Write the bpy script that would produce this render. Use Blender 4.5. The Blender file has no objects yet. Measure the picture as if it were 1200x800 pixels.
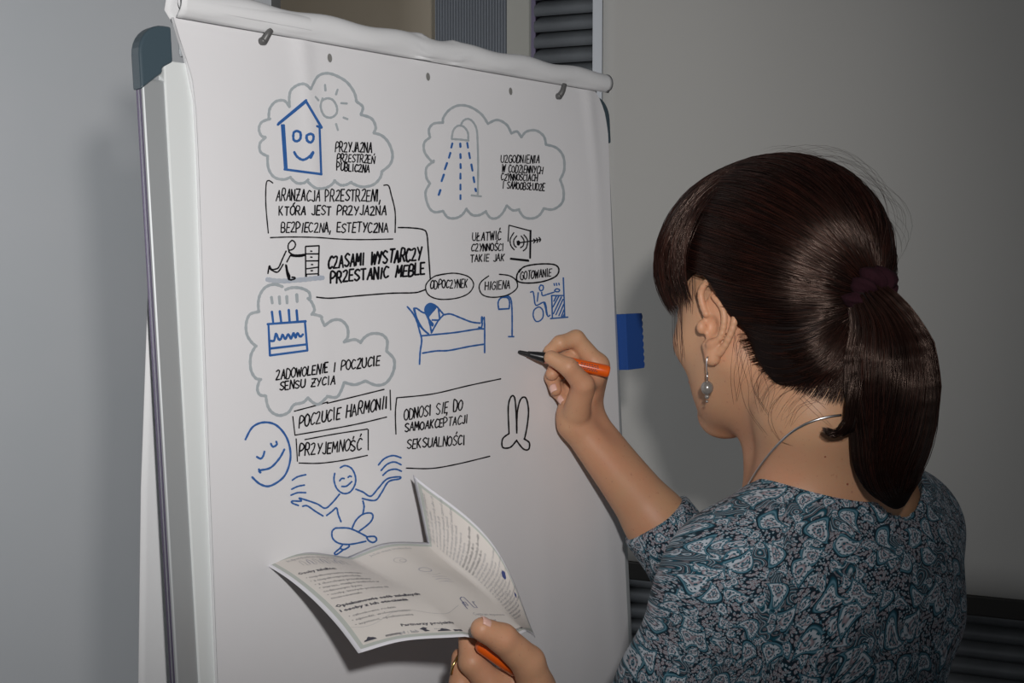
import bpy, bmesh, math, random
import numpy as np
from mathutils import Vector, Matrix
from mathutils.bvhtree import BVHTree

random.seed(7); np.random.seed(7)
SC = bpy.context.scene
COL = SC.collection

# ------------------------------------------------------------------ camera
F = 1500.0; PITCH = math.radians(3.9); CAMZ = 1.55
cam_d = bpy.data.cameras.new('camera'); cam = bpy.data.objects.new('camera', cam_d); COL.objects.link(cam)
cam_d.sensor_width = 36.0; cam_d.lens = F / 1200 * 36.0; cam_d.clip_start = 0.05
cam.location = (0, 0, CAMZ); cam.rotation_euler = (math.radians(90) - PITCH, 0, 0)
SC.camera = cam
# ------------------------------------------------------------------ light
w = bpy.data.worlds.new('room_ambient'); SC.world = w; w.use_nodes = True
w.node_tree.nodes['Background'].inputs[0].default_value = (0.95, 0.97, 1.0, 1)
w.node_tree.nodes['Background'].inputs[1].default_value = 0.075
fl = bpy.data.lights.new('camera_flash', 'SPOT'); flo = bpy.data.objects.new('camera_flash', fl); COL.objects.link(flo)
fl.energy = 50; fl.color = (1.0, 0.968, 0.95); fl.shadow_soft_size = 0.022
fl.spot_size = math.radians(64); fl.spot_blend = 1.0
flo.location = (0.07, 0.0, CAMZ + 0.135)
flo.rotation_euler = (Vector((-0.13, 1.3, CAMZ + 0.07)) - flo.location).to_track_quat('-Z', 'Y').to_euler()
win = bpy.data.lights.new('window_daylight', 'AREA'); wino = bpy.data.objects.new('window_daylight', win); COL.objects.link(wino)
win.energy = 15; win.color = (0.95, 0.97, 1.0); win.shape = 'RECTANGLE'; win.size = 1.3; win.size_y = 1.5
wino.location = (-2.2, 1.5, 1.75); wino.rotation_euler = (Vector((-1.25, 3.0, 1.6)) - wino.location).to_track_quat('-Z', 'Y').to_euler()
SC.view_settings.view_transform = 'Standard'; SC.view_settings.look = 'None'
SC.view_settings.gamma = 1.0; SC.view_settings.use_curve_mapping = False
SC.view_settings.exposure = 0.0

# ------------------------------------------------------------------ helpers
CP, SP = math.cos(PITCH), math.sin(PITCH)
def ray(px, py):
    cx = (px - 600) / F; cz = (400 - py) / F
    return np.array([cx, CP + cz * SP, -SP + cz * CP])
def P(px, py, d):
    r = ray(px, py); r = r * (d / r[1])
    return np.array([r[0], r[1], CAMZ + r[2]])

def tag(o, label=None, cat=None, group=None, kind=None):
    if label: o['label'] = label
    if cat: o['category'] = cat
    if group: o['group'] = group
    if kind: o['kind'] = kind
    return o
def empty(name, loc, label, cat, group=None):
    o = bpy.data.objects.new(name, None); COL.objects.link(o); o.location = Vector(loc); o.empty_display_size = .05
    return tag(o, label, cat, group)
def mesh_obj(name, V, Fc, mat=None, parent=None, smooth=False):
    me = bpy.data.meshes.new(name)
    me.from_pydata([tuple(map(float, v)) for v in V], [], [tuple(map(int, f)) for f in Fc])
    me.validate(); me.update()
    return link_mesh(name, me, mat, parent, smooth)
def link_mesh(name, me, mat=None, parent=None, smooth=False):
    o = bpy.data.objects.new(name, me); COL.objects.link(o)
    if mat: me.materials.append(mat)
    if smooth: me.polygons.foreach_set('use_smooth', [True] * len(me.polygons))
    if parent: par(o, parent)
    return o
def wm(o):
    m = Matrix.LocRotScale(o.location, o.rotation_euler, o.scale)
    return wm(o.parent) @ m if o.parent else m
def par(o, p):
    # geometry is in world coordinates: undo the parent's placement
    m = wm(p).inverted() @ Matrix.LocRotScale(o.location, o.rotation_euler, o.scale)
    o.parent = p
    loc, rot, sc = m.decompose(); o.location = loc; o.rotation_euler = rot.to_euler(); o.scale = sc
    return o

class MB:
    def __init__(s): s.V = []; s.F = []
    def add(s, V, Fc):
        n = len(s.V); s.V += [tuple(v) for v in V]; s.F += [tuple(i + n for i in f) for f in Fc]; return s
    def box(s, o, ax, ay, az):   # corner-centred: centre o and three half vectors
        o, ax, ay, az = map(np.array, (o, ax, ay, az))
        V = [o + i * ax + j * ay + k * az for k in (-1, 1) for j in (-1, 1) for i in (-1, 1)]
        Fc = [(0, 2, 3, 1), (4, 5, 7, 6), (0, 1, 5, 4), (2, 6, 7, 3), (0, 4, 6, 2), (1, 3, 7, 5)]
        if np.dot(np.cross(ax, ay), az) < 0: Fc = [f[::-1] for f in Fc]
        return s.add(V, Fc)
    def tube(s, pts, rad, n=10, cap=True):
        pts = [np.array(p, float) for p in pts]; m = len(pts)
        rad = [rad] * m if np.isscalar(rad) else rad
        T = [pts[min(i + 1, m - 1)] - pts[max(i - 1, 0)] for i in range(m)]
        T = [t / (np.linalg.norm(t) + 1e-12) for t in T]
        a = np.array([0, 0, 1.]) if abs(T[0][2]) < .9 else np.array([1., 0, 0])
        u = np.cross(T[0], a); u /= np.linalg.norm(u); V = []
        for i in range(m):
            u = u - T[i] * np.dot(u, T[i]); u /= np.linalg.norm(u) + 1e-12; v = np.cross(T[i], u)
            for k in range(n):
                q = 2 * math.pi * k / n; V.append(pts[i] + rad[i] * (math.cos(q) * u + math.sin(q) * v))
        Fc = [(i * n + k, i * n + (k + 1) % n, (i + 1) * n + (k + 1) % n, (i + 1) * n + k) for i in range(m - 1) for k in range(n)]
        if cap: Fc += [tuple(range(n - 1, -1, -1)), tuple((m - 1) * n + k for k in range(n))]
        return s.add(V, Fc)
    def sphere(s, c, r, n=16, m=10):
        c = np.array(c); r = np.array([r] * 3 if np.isscalar(r) else r); V = [c + (0, 0, r[2])]
        for j in range(1, m):
            t = math.pi * j / m
            for k in range(n):
                q = 2 * math.pi * k / n
                V.append(c + r * (math.sin(t) * math.cos(q), math.sin(t) * math.sin(q), math.cos(t)))
        V.append(c - (0, 0, r[2])); e = len(V) - 1
        Fc = [(0, 1 + k, 1 + (k + 1) % n) for k in range(n)]
        for j in range(m - 2):
            a = 1 + j * n; b = a + n
            Fc += [(a + k, b + k, b + (k + 1) % n, a + (k + 1) % n) for k in range(n)]
        a = 1 + (m - 2) * n
        Fc += [(a + k, e, a + (k + 1) % n) for k in range(n)]
        return s.add(V, Fc)
    def build(s, name, mat=None, parent=None, smooth=False, bevel=0):
        o = mesh_obj(name, s.V, s.F, mat, parent, smooth)
        if bevel:
            b = o.modifiers.new('b', 'BEVEL'); b.width = bevel; b.segments = 2; b.limit_method = 'ANGLE'
        return o

def catmull(pts, n=8, closed=False):
    p = [np.array(q, float) for q in pts]
    if len(p) < 3 and not closed: return p
    out = []; m = len(p)
    for i in range(m if closed else m - 1):
        if closed: a, b, c, d = p[(i - 1) % m], p[i], p[(i + 1) % m], p[(i + 2) % m]
        else: a, b, c, d = p[max(i - 1, 0)], p[i], p[i + 1], p[min(i + 2, m - 1)]
        for k in range(n):
            t = k / n
            out.append(.5 * (2 * b + (c - a) * t + (2 * a - 5 * b + 4 * c - d) * t * t + (3 * b - a - 3 * c + d) * t ** 3))
    if not closed: out.append(p[-1])
    else: out.append(out[0])
    return out

# ------------------------------------------------------------------ materials
def mat(name, col, rough=.6, metal=0, spec=.5, sss=0, coat=0, bump=None, var=None, sheen=0):
    m = bpy.data.materials.new(name); m.use_nodes = True; nt = m.node_tree; b = nt.nodes['Principled BSDF']
    b.inputs['Base Color'].default_value = (*col, 1); b.inputs['Roughness'].default_value = rough
    b.inputs['Metallic'].default_value = metal; b.inputs['Specular IOR Level'].default_value = spec
    if sss:
        b.inputs['Subsurface Weight'].default_value = sss; b.inputs['Subsurface Radius'].default_value = (1, .35, .2)
        b.inputs['Subsurface Scale'].default_value = .006
    if coat: b.inputs['Coat Weight'].default_value = coat
    if sheen: b.inputs['Sheen Weight'].default_value = sheen
    tc = nt.nodes.new('ShaderNodeTexCoord')
    if bump:
        n = nt.nodes.new('ShaderNodeTexNoise'); n.inputs['Scale'].default_value = bump[0]; n.inputs['Detail'].default_value = 6
        nt.links.new(tc.outputs['Object'], n.inputs['Vector'])
        bp = nt.nodes.new('ShaderNodeBump'); bp.inputs['Strength'].default_value = bump[1]; bp.inputs['Distance'].default_value = bump[2]
        nt.links.new(n.outputs['Fac'], bp.inputs['Height']); nt.links.new(bp.outputs['Normal'], b.inputs['Normal'])
    if var:   # (scale, colour2, contrast)
        n = nt.nodes.new('ShaderNodeTexNoise'); n.inputs['Scale'].default_value = var[0]; n.inputs['Detail'].default_value = 5
        nt.links.new(tc.outputs['Object'], n.inputs['Vector'])
        r = nt.nodes.new('ShaderNodeValToRGB'); r.color_ramp.elements[0].position = .5 - var[2]; r.color_ramp.elements[1].position = .5 + var[2]
        r.color_ramp.elements[0].color = (*col, 1); r.color_ramp.elements[1].color = (*var[1], 1)
        nt.links.new(n.outputs['Fac'], r.inputs['Fac']); nt.links.new(r.outputs['Color'], b.inputs['Base Color'])
    return m
M = {}
M['wall'] = mat('white_wall_paint', (.60, .62, .63), .8, bump=(60, .05, .002), var=(3, (.63, .64, .65), .2))
M['screen'] = mat('matt_screen_fabric', (.56, .55, .52), .85, bump=(220, .08, .0006))
M['trimw'] = mat('white_lacquered_frame', (.70, .73, .77), .45)
M['pillar'] = mat('grey_plaster', (.46, .455, .41), .85, bump=(80, .1, .002))
M['brown'] = mat('brown_blind_cloth', (.72, .63, .49), .9, bump=(150, .1, .001), var=(6, (.76, .67, .53), .2))
M['curtain'] = mat('grey_pleated_cloth', (.36, .39, .43), .85)
M['slat'] = mat('grey_slat_metal', (.15, .16, .17), .36, metal=.35, var=(9, (.24, .255, .27), .2))
M['black'] = mat('black_bar', (.015, .014, .012), .5)
M['floor'] = mat('grey_carpet', (.16, .16, .17), .95, bump=(300, .5, .004))
M['ceil'] = mat('white_ceiling', (.7, .7, .7), .9)
M['paper'] = mat('flipchart_paper', (.785, .785, .80), .75, spec=.25, bump=(18, .10, .004), var=(4, (.755, .755, .77), .3))
M['paperback'] = mat('thin_flipped_paper', (.74, .75, .76), .8, spec=.2, bump=(14, .12, .004))
M['board'] = mat('white_enamel', (.72, .755, .75), .25, spec=.5, coat=.2)
M['alu'] = mat('brushed_aluminium', (.56, .59, .60), .42, metal=.55, bump=(400, .03, .0004))
M['aludark'] = mat('dark_groove', (.13, .11, .17), .4, metal=.5)
M['cap'] = mat('slate_plastic', (.055, .085, .105), .38, spec=.45)
M['hook'] = mat('grey_plastic_hook', (.10, .10, .10), .4)
M['hole'] = mat('hole_shade_grey', (.22, .22, .21), .7)
M['kink'] = mat('black_ink', (.006, .006, .008), .55, spec=.2)
M['bink'] = mat('blue_ink', (.030, .115, .36), .6, spec=.2, var=(90, (.045, .15, .42), .2))
M['gink'] = mat('grey_ink', (.36, .41, .44), .65, spec=.2, var=(60, (.44, .48, .50), .25))
M['lgink'] = mat('pale_blue_grey_ink', (.50, .54, .58), .65, spec=.2, var=(60, (.42, .47, .56), .25))
M['eraser'] = mat('blue_foam', (.012, .07, .30), .75, bump=(500, .3, .001))
M['orange'] = mat('orange_plastic', (.83, .12, .008), .3, spec=.5, coat=.3)
M['nib'] = mat('black_plastic', (.012, .012, .013), .33)
M['gold'] = mat('gold', (.8, .55, .22), .25, metal=1)
M['silver'] = mat('silver', (.62, .62, .64), .28, metal=1)
M['pearl'] = mat('grey_pearl', (.27, .25, .23), .22, metal=.4, coat=.6, spec=.7)
M['hair'] = mat('dark_brown_hair', (.006, .0026, .0022), .65, spec=.15)
M['hairs'] = mat('hair_strands', (.006, .0028, .0024), .27, spec=.6, var=(30, (.013, .005, .0036), .15))
M['hairr'] = mat('auburn_hair_strands', (.036, .010, .0065), .32, spec=.55, var=(40, (.014, .005, .004), .2))
M['scrunchie'] = mat('burgundy_cloth', (.022, .005, .009), .9, spec=.2, bump=(260, .6, .002))
M['nail'] = mat('pale_nail', (.80, .50, .42), .22, spec=.6)
M['mole'] = mat('mole_brown', (.30, .10, .05), .6)
M['eye'] = mat('eye_white', (.8, .78, .75), .15)
M['iris'] = mat('dark_iris', (.05, .025, .015), .15)
M['lip'] = mat('lips', (.50, .17, .14), .45)
M['trouser'] = mat('dark_trousers', (.03, .035, .05), .85, bump=(200, .3, .001))
M['shoe'] = mat('black_leather', (.012, .012, .012), .35)
M['prt'] = mat('print_dark', (.06, .06, .08), .7)
M['prtg'] = mat('print_grey', (.36, .36, .38), .7)
M['prtb'] = mat('print_blue', (.05, .07, .22), .7)

def skin_mat():
    m = bpy.data.materials.new('skin'); m.use_nodes = True; nt = m.node_tree; L = nt.links; b = nt.nodes['Principled BSDF']
    tc = nt.nodes.new('ShaderNodeTexCoord')
    def noise(s, d=4):
        n = nt.nodes.new('ShaderNodeTexNoise'); n.inputs['Scale'].default_value = s; n.inputs['Detail'].default_value = d
        L.new(tc.outputs['Object'], n.inputs['Vector']); return n
    n1 = noise(14); r1 = nt.nodes.new('ShaderNodeValToRGB'); r1.color_ramp.elements[0].position = .35; r1.color_ramp.elements[1].position = .68
    r1.color_ramp.elements[0].color = (.59, .335, .195, 1); r1.color_ramp.elements[1].color = (.60, .295, .175, 1); L.new(n1.outputs['Fac'], r1.inputs['Fac'])
    n2 = noise(260, 2); r2 = nt.nodes.new('ShaderNodeValToRGB'); r2.color_ramp.elements[0].position = .66; r2.color_ramp.elements[1].position = .76
    r2.color_ramp.elements[0].color = (0, 0, 0, 1); r2.color_ramp.elements[1].color = (.55, .55, .55, 1); L.new(n2.outputs['Fac'], r2.inputs['Fac'])
    mx = nt.nodes.new('ShaderNodeMix'); mx.data_type = 'RGBA'; L.new(r2.outputs['Color'], mx.inputs[0]); L.new(r1.outputs['Color'], mx.inputs[6])
    mx.inputs[7].default_value = (.40, .16, .10, 1); L.new(mx.outputs[2], b.inputs['Base Color'])
    b.inputs['Roughness'].default_value = .48; b.inputs['Specular IOR Level'].default_value = .4
    b.inputs['Subsurface Weight'].default_value = .25; b.inputs['Subsurface Radius'].default_value = (1, .35, .2); b.inputs['Subsurface Scale'].default_value = .004
    n3 = noise(420, 3); bp = nt.nodes.new('ShaderNodeBump'); bp.inputs['Strength'].default_value = .25; bp.inputs['Distance'].default_value = .0006
    L.new(n3.outputs['Fac'], bp.inputs['Height']); L.new(bp.outputs['Normal'], b.inputs['Normal'])
    return m
M['skin'] = skin_mat()

def paisley_mat():
    """printed jersey: teardrop (paisley) motifs with ringed outlines over a fine floral ground, from the cloth's own UV."""
    m = bpy.data.materials.new('paisley_print_jersey'); m.use_nodes = True; nt = m.node_tree; N = nt.nodes; L = nt.links; b = N['Principled BSDF']
    at = N.new('ShaderNodeAttribute'); at.attribute_name = 'cloth'
    def mth(op, a, c=None, d=None, clamp=False):
        n = N.new('ShaderNodeMath'); n.operation = op; n.use_clamp = clamp
        for i, x in enumerate((a, c, d)):
            if x is None: continue
            if isinstance(x, (int, float)): n.inputs[i].default_value = x
            else: L.new(x, n.inputs[i])
        return n.outputs[0]
    def vmth(op, a, c=None):
        n = N.new('ShaderNodeVectorMath'); n.operation = op
        for i, x in enumerate((a, c)):
            if x is None: continue
            if isinstance(x, tuple): n.inputs[i].default_value = x
            else: L.new(x, n.inputs[i])
        return n
    def ramp(fac, stops, const=False):
        r = N.new('ShaderNodeValToRGB'); r.color_ramp.interpolation = 'CONSTANT' if const else 'LINEAR'
        e = r.color_ramp.elements
        while len(e) > 1: e.remove(e[0])
        e[0].position = stops[0][0]; e[0].color = (*stops[0][1], 1)
        for p, c in stops[1:]:
            q = e.new(p); q.color = (*c, 1)
        L.new(fac, r.inputs['Fac']); return r.outputs['Color']
    # warp for swirls
    ns = N.new('ShaderNodeTexNoise'); ns.inputs['Scale'].default_value = 26; ns.inputs['Detail'].default_value = 1; L.new(at.outputs['Vector'], ns.inputs['Vector'])
    wv = vmth('SCALE', vmth('SUBTRACT', ns.outputs['Color'], (.5, .5, .5)).outputs[0]); wv.inputs[3].default_value = .022
    uv = vmth('ADD', at.outputs['Vector'], wv.outputs[0]).outputs[0]
    DK = (.009, .022, .036); TE = (.010, .085, .125); PA = (.50, .56, .62); LB = (.13, .27, .35); PK = (.34, .27, .30); GR = (.20, .19, .215)
    def motif(scale, off, bend):
        v = N.new('ShaderNodeTexVoronoi'); v.voronoi_dimensions = '2D'; v.feature = 'F1'; v.inputs['Scale'].default_value = scale
        v.inputs['Randomness'].default_value = .75
        p = vmth('ADD', uv, off).outputs[0]; L.new(p, v.inputs['Vector'])
        dl = vmth('SUBTRACT', p, v.outputs['Position']).outputs[0]
        dl = vmth('SCALE', dl); dl.inputs[3].default_value = scale
        sep = N.new('ShaderNodeSeparateColor'); L.new(v.outputs['Color'], sep.inputs[0])
        ang = mth('MULTIPLY', sep.outputs[0], 6.283)
        vr = N.new('ShaderNodeVectorRotate'); vr.rotation_type = 'Z_AXIS'; L.new(dl.outputs[0], vr.inputs['Vector']); L.new(ang, vr.inputs['Angle'])
        sx = N.new('ShaderNodeSeparateXYZ'); L.new(vr.outputs[0], sx.inputs[0])
        x, y = sx.outputs[0], sx.outputs[1]
        yy = mth('ADD', y, .12)
        xb = mth('SUBTRACT', x, mth('MULTIPLY', mth('MULTIPLY', yy, yy), bend))      # curling tail
        wd = mth('MAXIMUM', mth('SUBTRACT', .56, mth('MULTIPLY', y, 1.35)), .06)     # narrows to the tip
        d = mth('SQRT', mth('ADD', mth('POWER', mth('ABSOLUTE', mth('DIVIDE', xb, wd)), 2), mth('POWER', mth('ABSOLUTE', mth('MULTIPLY', yy, .98)), 2)))
        return d, sep.outputs[1], xb, y
    # ground: fine florets
    v2 = N.new('ShaderNodeTexVoronoi'); v2.voronoi_dimensions = '2D'; v2.inputs['Scale'].default_value = 330; v2.feature = 'F1'; L.new(uv, v2.inputs['Vector'])
    s2 = N.new('ShaderNodeSeparateColor'); L.new(v2.outputs['Color'], s2.inputs[0])
    fl1 = ramp(v2.outputs['Distance'], [(0, PK), (.12, DK), (.24, PA), (.36, GR), (.48, PK), (.6, DK)])
    fl2 = ramp(v2.outputs['Distance'], [(0, TE), (.2, PA), (.32, TE), (.5, DK)])
    fm = N.new('ShaderNodeMix'); fm.data_type = 'RGBA'; L.new(mth('GREATER_THAN', s2.outputs[0], .55), fm.inputs[0]); L.new(fl1, fm.inputs[6]); L.new(fl2, fm.inputs[7])
    ground = fm.outputs[2]
    # swirl scrolls
    n5 = N.new('ShaderNodeTexNoise'); n5.inputs['Scale'].default_value = 60; n5.inputs['Detail'].default_value = 0; L.new(uv, n5.inputs['Vector'])
    sc = mth('FRACT', mth('MULTIPLY', n5.outputs['Fac'], 9.0))
    scc = ramp(sc, [(0, TE), (.16, PA), (.24, TE), (.34, DK), (.5, GR), (.62, DK), (.9, TE)])
    n6 = N.new('ShaderNodeTexNoise'); n6.inputs['Scale'].default_value = 20; L.new(at.outputs['Vector'], n6.inputs['Vector'])
    gm = N.new('ShaderNodeMix'); gm.data_type = 'RGBA'; L.new(mth('MULTIPLY', mth('SUBTRACT', n6.outputs['Fac'], .52), 14, clamp=True), gm.inputs[0])
    L.new(ground, gm.inputs[6]); L.new(scc, gm.inputs[7]); cur = gm.outputs[2]
    for scale, off, bend, thr in ((58, (.31, .17, 0), 1.5, .42), (30, (0, 0, 0), 1.5, .46)):
        d, rnd, xb, y = motif(scale, off, bend)
        rings = ramp(d, [(0, PK), (.05, TE), (.10, PA), (.14, PK), (.18, GR), (.22, PA), (.30, PA), (.335, TE), (.37, LB), (.40, TE), (.43, DK)])
        inner = N.new('ShaderNodeMix'); inner.data_type = 'RGBA'     # little flowers inside the drop
        L.new(mth('MULTIPLY', mth('LESS_THAN', v2.outputs['Distance'], .27), mth('LESS_THAN', d, .33)), inner.inputs[0])
        L.new(rings, inner.inputs[6]); inner.inputs[7].default_value = (*TE, 1)
        mask = mth('MULTIPLY', mth('LESS_THAN', d, thr), mth('GREATER_THAN', rnd, .12))
        mm = N.new('ShaderNodeMix'); mm.data_type = 'RGBA'; L.new(mask, mm.inputs[0]); L.new(cur, mm.inputs[6]); L.new(inner.outputs[2], mm.inputs[7]); cur = mm.outputs[2]
    L.new(cur, b.inputs['Base Color']); b.inputs['Roughness'].default_value = .85; b.inputs['Specular IOR Level'].default_value = .25
    b.inputs['Sheen Weight'].default_value = .05
    return m
M['dress'] = paisley_mat()

# ------------------------------------------------------------------ signed distance modelling (numpy) + surface nets
def nrm(v): v = np.array(v, float); return v / np.linalg.norm(v)
def smin(a, b, k):
    if k <= 0: return np.minimum(a, b)
    h = np.maximum(k - np.abs(a - b), 0) / k
    return np.minimum(a, b) - h * h * k * .25
def smax(a, b, k): return -smin(-a, -b, k)
class Grid:
    def __init__(s, lo, hi, h):
        s.lo = np.array(lo, np.float32); s.h = h
        n = np.ceil((np.array(hi) - np.array(lo)) / h).astype(int) + 1
        ax = [s.lo[i] + np.arange(n[i], dtype=np.float32) * h for i in range(3)]
        s.X, s.Y, s.Z = np.meshgrid(*ax, indexing='ij', sparse=True)
        s.n = n
    def cone(s, a, b, ra, rb=None):
        rb = ra if rb is None else rb
        a = np.array(a, np.float32); b = np.array(b, np.float32); ba = b - a; bb = float(ba @ ba) + 1e-12
        dx, dy, dz = s.X - a[0], s.Y - a[1], s.Z - a[2]
        t = np.clip((dx * ba[0] + dy * ba[1] + dz * ba[2]) / bb, 0, 1)
        return np.sqrt((dx - t * ba[0]) ** 2 + (dy - t * ba[1]) ** 2 + (dz - t * ba[2]) ** 2) - (ra + (rb - ra) * t)
    def chain(s, pts, rads, k=.004):
        d = None
        for i in range(len(pts) - 1):
            c = s.cone(pts[i], pts[i + 1], rads[i], rads[i + 1]); d = c if d is None else smin(d, c, k)
        return d
    def ell(s, c, r, fr=None):
        # fr: rows = axes of the ellipsoid
        R = np.eye(3) if fr is None else np.array(fr)
        dx, dy, dz = s.X - c[0], s.Y - c[1], s.Z - c[2]
        k0 = 0; k1 = 0
        for i in range(3):
            q = dx * R[i][0] + dy * R[i][1] + dz * R[i][2]
            k0 = k0 + (q / r[i]) ** 2; k1 = k1 + (q / r[i] ** 2) ** 2
        k0 = np.sqrt(k0); k1 = np.sqrt(k1) + 1e-9
        return k0 * (k0 - 1) / k1
    def plane(s, p, n):
        return (s.X - p[0]) * n[0] + (s.Y - p[1]) * n[1] + (s.Z - p[2]) * n[2]
    def mesh(s, f):
        f = np.ascontiguousarray(np.broadcast_to(f, tuple(s.n))).astype(np.float32); ins = f < 0
        nc = s.n - 1; acc = np.zeros((*nc, 3), np.float32); cnt = np.zeros(tuple(nc), np.float32); edges = []
        for ax in range(3):
            sl0 = [slice(None)] * 3; sl1 = [slice(None)] * 3; sl0[ax] = slice(0, -1); sl1[ax] = slice(1, None)
            a = f[tuple(sl0)]; b = f[tuple(sl1)]; cr = ins[tuple(sl0)] != ins[tuple(sl1)]
            I = np.argwhere(cr); av = a[cr]; bv = b[cr]; t = av / (av - bv)
            pos = I.astype(np.float32); pos[:, ax] += t
            o1, o2 = (ax + 1) % 3, (ax + 2) % 3; quad = []
            ok = np.ones(len(I), bool); cells = []
            for d1, d2 in ((-1, -1), (0, -1), (0, 0), (-1, 0)):
                c = I.copy(); c[:, o1] += d1; c[:, o2] += d2
                v = np.all((c >= 0) & (c < nc), axis=1); ok &= v; cells.append(c)
                cc = c[v]; np.add.at(acc, (cc[:, 0], cc[:, 1], cc[:, 2]), pos[v]); np.add.at(cnt, (cc[:, 0], cc[:, 1], cc[:, 2]), 1)
            edges.append((cells, ok, av < 0))
        idx = -np.ones(tuple(nc), np.int64); m = cnt > 0; idx[m] = np.arange(m.sum())
        V = acc[m] / cnt[m][:, None] * s.h + s.lo
        Q = []
        for cells, ok, sg in edges:
            q = np.stack([idx[c[ok][:, 0], c[ok][:, 1], c[ok][:, 2]] for c in cells], 1); g = sg[ok]
            q[~g] = q[~g][:, ::-1]; Q.append(q)
        return V, np.concatenate(Q)
def np_mesh(name, V, Q):
    me = bpy.data.meshes.new(name); k = Q.shape[1]
    me.vertices.add(len(V)); me.vertices.foreach_set('co', V.astype(np.float32).ravel())
    me.loops.add(len(Q) * k); me.loops.foreach_set('vertex_index', Q.astype(np.int32).ravel())
    me.polygons.add(len(Q)); me.polygons.foreach_set('loop_start', np.arange(0, len(Q) * k, k, dtype=np.int32))
    me.polygons.foreach_set('use_smooth', np.ones(len(Q), bool))
    me.update(calc_edges=True); me.validate(); return me
def cat(parts):
    V = []; Q = []; n = 0
    for v, q in parts: V.append(v); Q.append(q + n); n += len(v)
    return np.concatenate(V), np.concatenate(Q)
def crop_faces(V, Q, keep):
    k = keep(V)[Q].all(1); Q = Q[k]; used = np.zeros(len(V), bool); used[Q.ravel()] = True
    idx = np.cumsum(used) - 1; return V[used], idx[Q]

# ------------------------------------------------------------------ setting
def quad_box(name, lo, hi, m, parent=None, struct=True):
    lo = np.array(lo, float); hi = np.array(hi, float); c = (lo + hi) / 2; h = (hi - lo) / 2
    o = MB().box(c, (h[0], 0, 0), (0, h[1], 0), (0, 0, h[2])).build(name, m, parent)
    if struct and not parent: tag(o, kind='structure')
    return o
quad_box('floor', (-2.6, -1.2, -.1), (2.6, 4.0, 0), M['floor'])
quad_box('ceiling', (-2.6, -1.2, 2.8), (2.6, 4.0, 2.9), M['ceil'])
quad_box('wall_back', (-2.6, 3.9, 0), (2.6, 4.0, 2.8), M['pillar'])
xw = (333 - 600) / F * 3.12
quad_box('wall_left', (-2.6, 3.0, 0), (xw, 3.12, 2.8), M['wall'])
# direction of the right-hand wall line (its right end is nearer)
RD = nrm((.918, -.397, 0)); RN = np.array([-.397, -.918, 0])     # RN faces the camera
def RW(px, d0=2.5, off=0.0, px0=705):
    """point on the vertical plane parallel to the screen, passing px0 at depth d0, moved off towards the camera"""
    a = np.array([(px0 - 600) / F * d0, d0, 0]) + RN * off
    r = ray(px, 400); t = (RN @ a) / (RN[0] * r[0] + RN[1] * r[1]); p = r * t; return np.array([p[0], p[1], 0])
def wall_box(name, a, b, z0, z1, th, m, parent=None, bevel=0):
    c = (a + b) / 2; hv = (b - a) / 2; ln = nrm(hv); nn = np.array([ln[1], -ln[0], 0])
    mb = MB().box(c + np.array([0, 0, (z0 + z1) / 2]) - nn * th / 2, hv, nn * th / 2, (0, 0, (z1 - z0) / 2))
    return mb.build(name, m, parent, bevel=bevel)
# pillar
pil = wall_box('wall_pillar', RW(594, 2.78, 0), RW(627, 2.78, 0), 0, 2.8, .10, M['pillar']); tag(pil, kind='structure')
# shutter with single slats
A = RW(626, 2.62, 0); B = RW(1420, 2.62, 0)
sh = empty('louvred_shutter', ((A + B) / 2), 'dark grey louvred shutter of horizontal slats behind the white hanging screen', 'shutter')
mid = (A + B) / 2; hv = (B - A) / 2; ln = nrm(hv); nn = np.array([ln[1], -ln[0], 0])
def slat_mesh():
    V = []; Fc = []; n = 7; L2 = np.linalg.norm(hv)
    prof = [(-.0165 + .033 * i / (n - 1), .010 * math.sin(math.pi * i / (n - 1)) - .012 * (i / (n - 1))) for i in range(n)]
    prof = prof + [(z, y - .0025) for z, y in prof[::-1]]
    k = len(prof)
    for s_ in (-1, 1):
        for z, y in prof: V.append((s_ * L2, -y, z))
    Fc = [(i, (i + 1) % k, k + (i + 1) % k, k + i) for i in range(k)] + [tuple(range(k - 1, -1, -1)), tuple(range(k, 2 * k))]
    return V, Fc
sv, sf = slat_mesh()
sme = bpy.data.meshes.new('slat'); sme.from_pydata(sv, [], sf); sme.materials.append(M['slat']); sme.update()
sme.polygons.foreach_set('use_smooth', [True] * 14 + [False] * 2)
zz = .30; rz = math.atan2(ln[1], ln[0])
while zz < 2.45:
    o = bpy.data.objects.new('slat', sme); COL.objects.link(o); o.location = (mid[0], mid[1], zz); o.rotation_euler = (0, 0, rz); par(o, sh); zz += .0325
wall_box('shutter_backing', A - nn * .03, B - nn * .03, 0.25, 2.5, .01, M['black'], sh)
wall_box('side_channel', RW(622, 2.62, .0), RW(627, 2.62, .0), .25, 2.5, .03, M['aludark'], sh)
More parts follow.
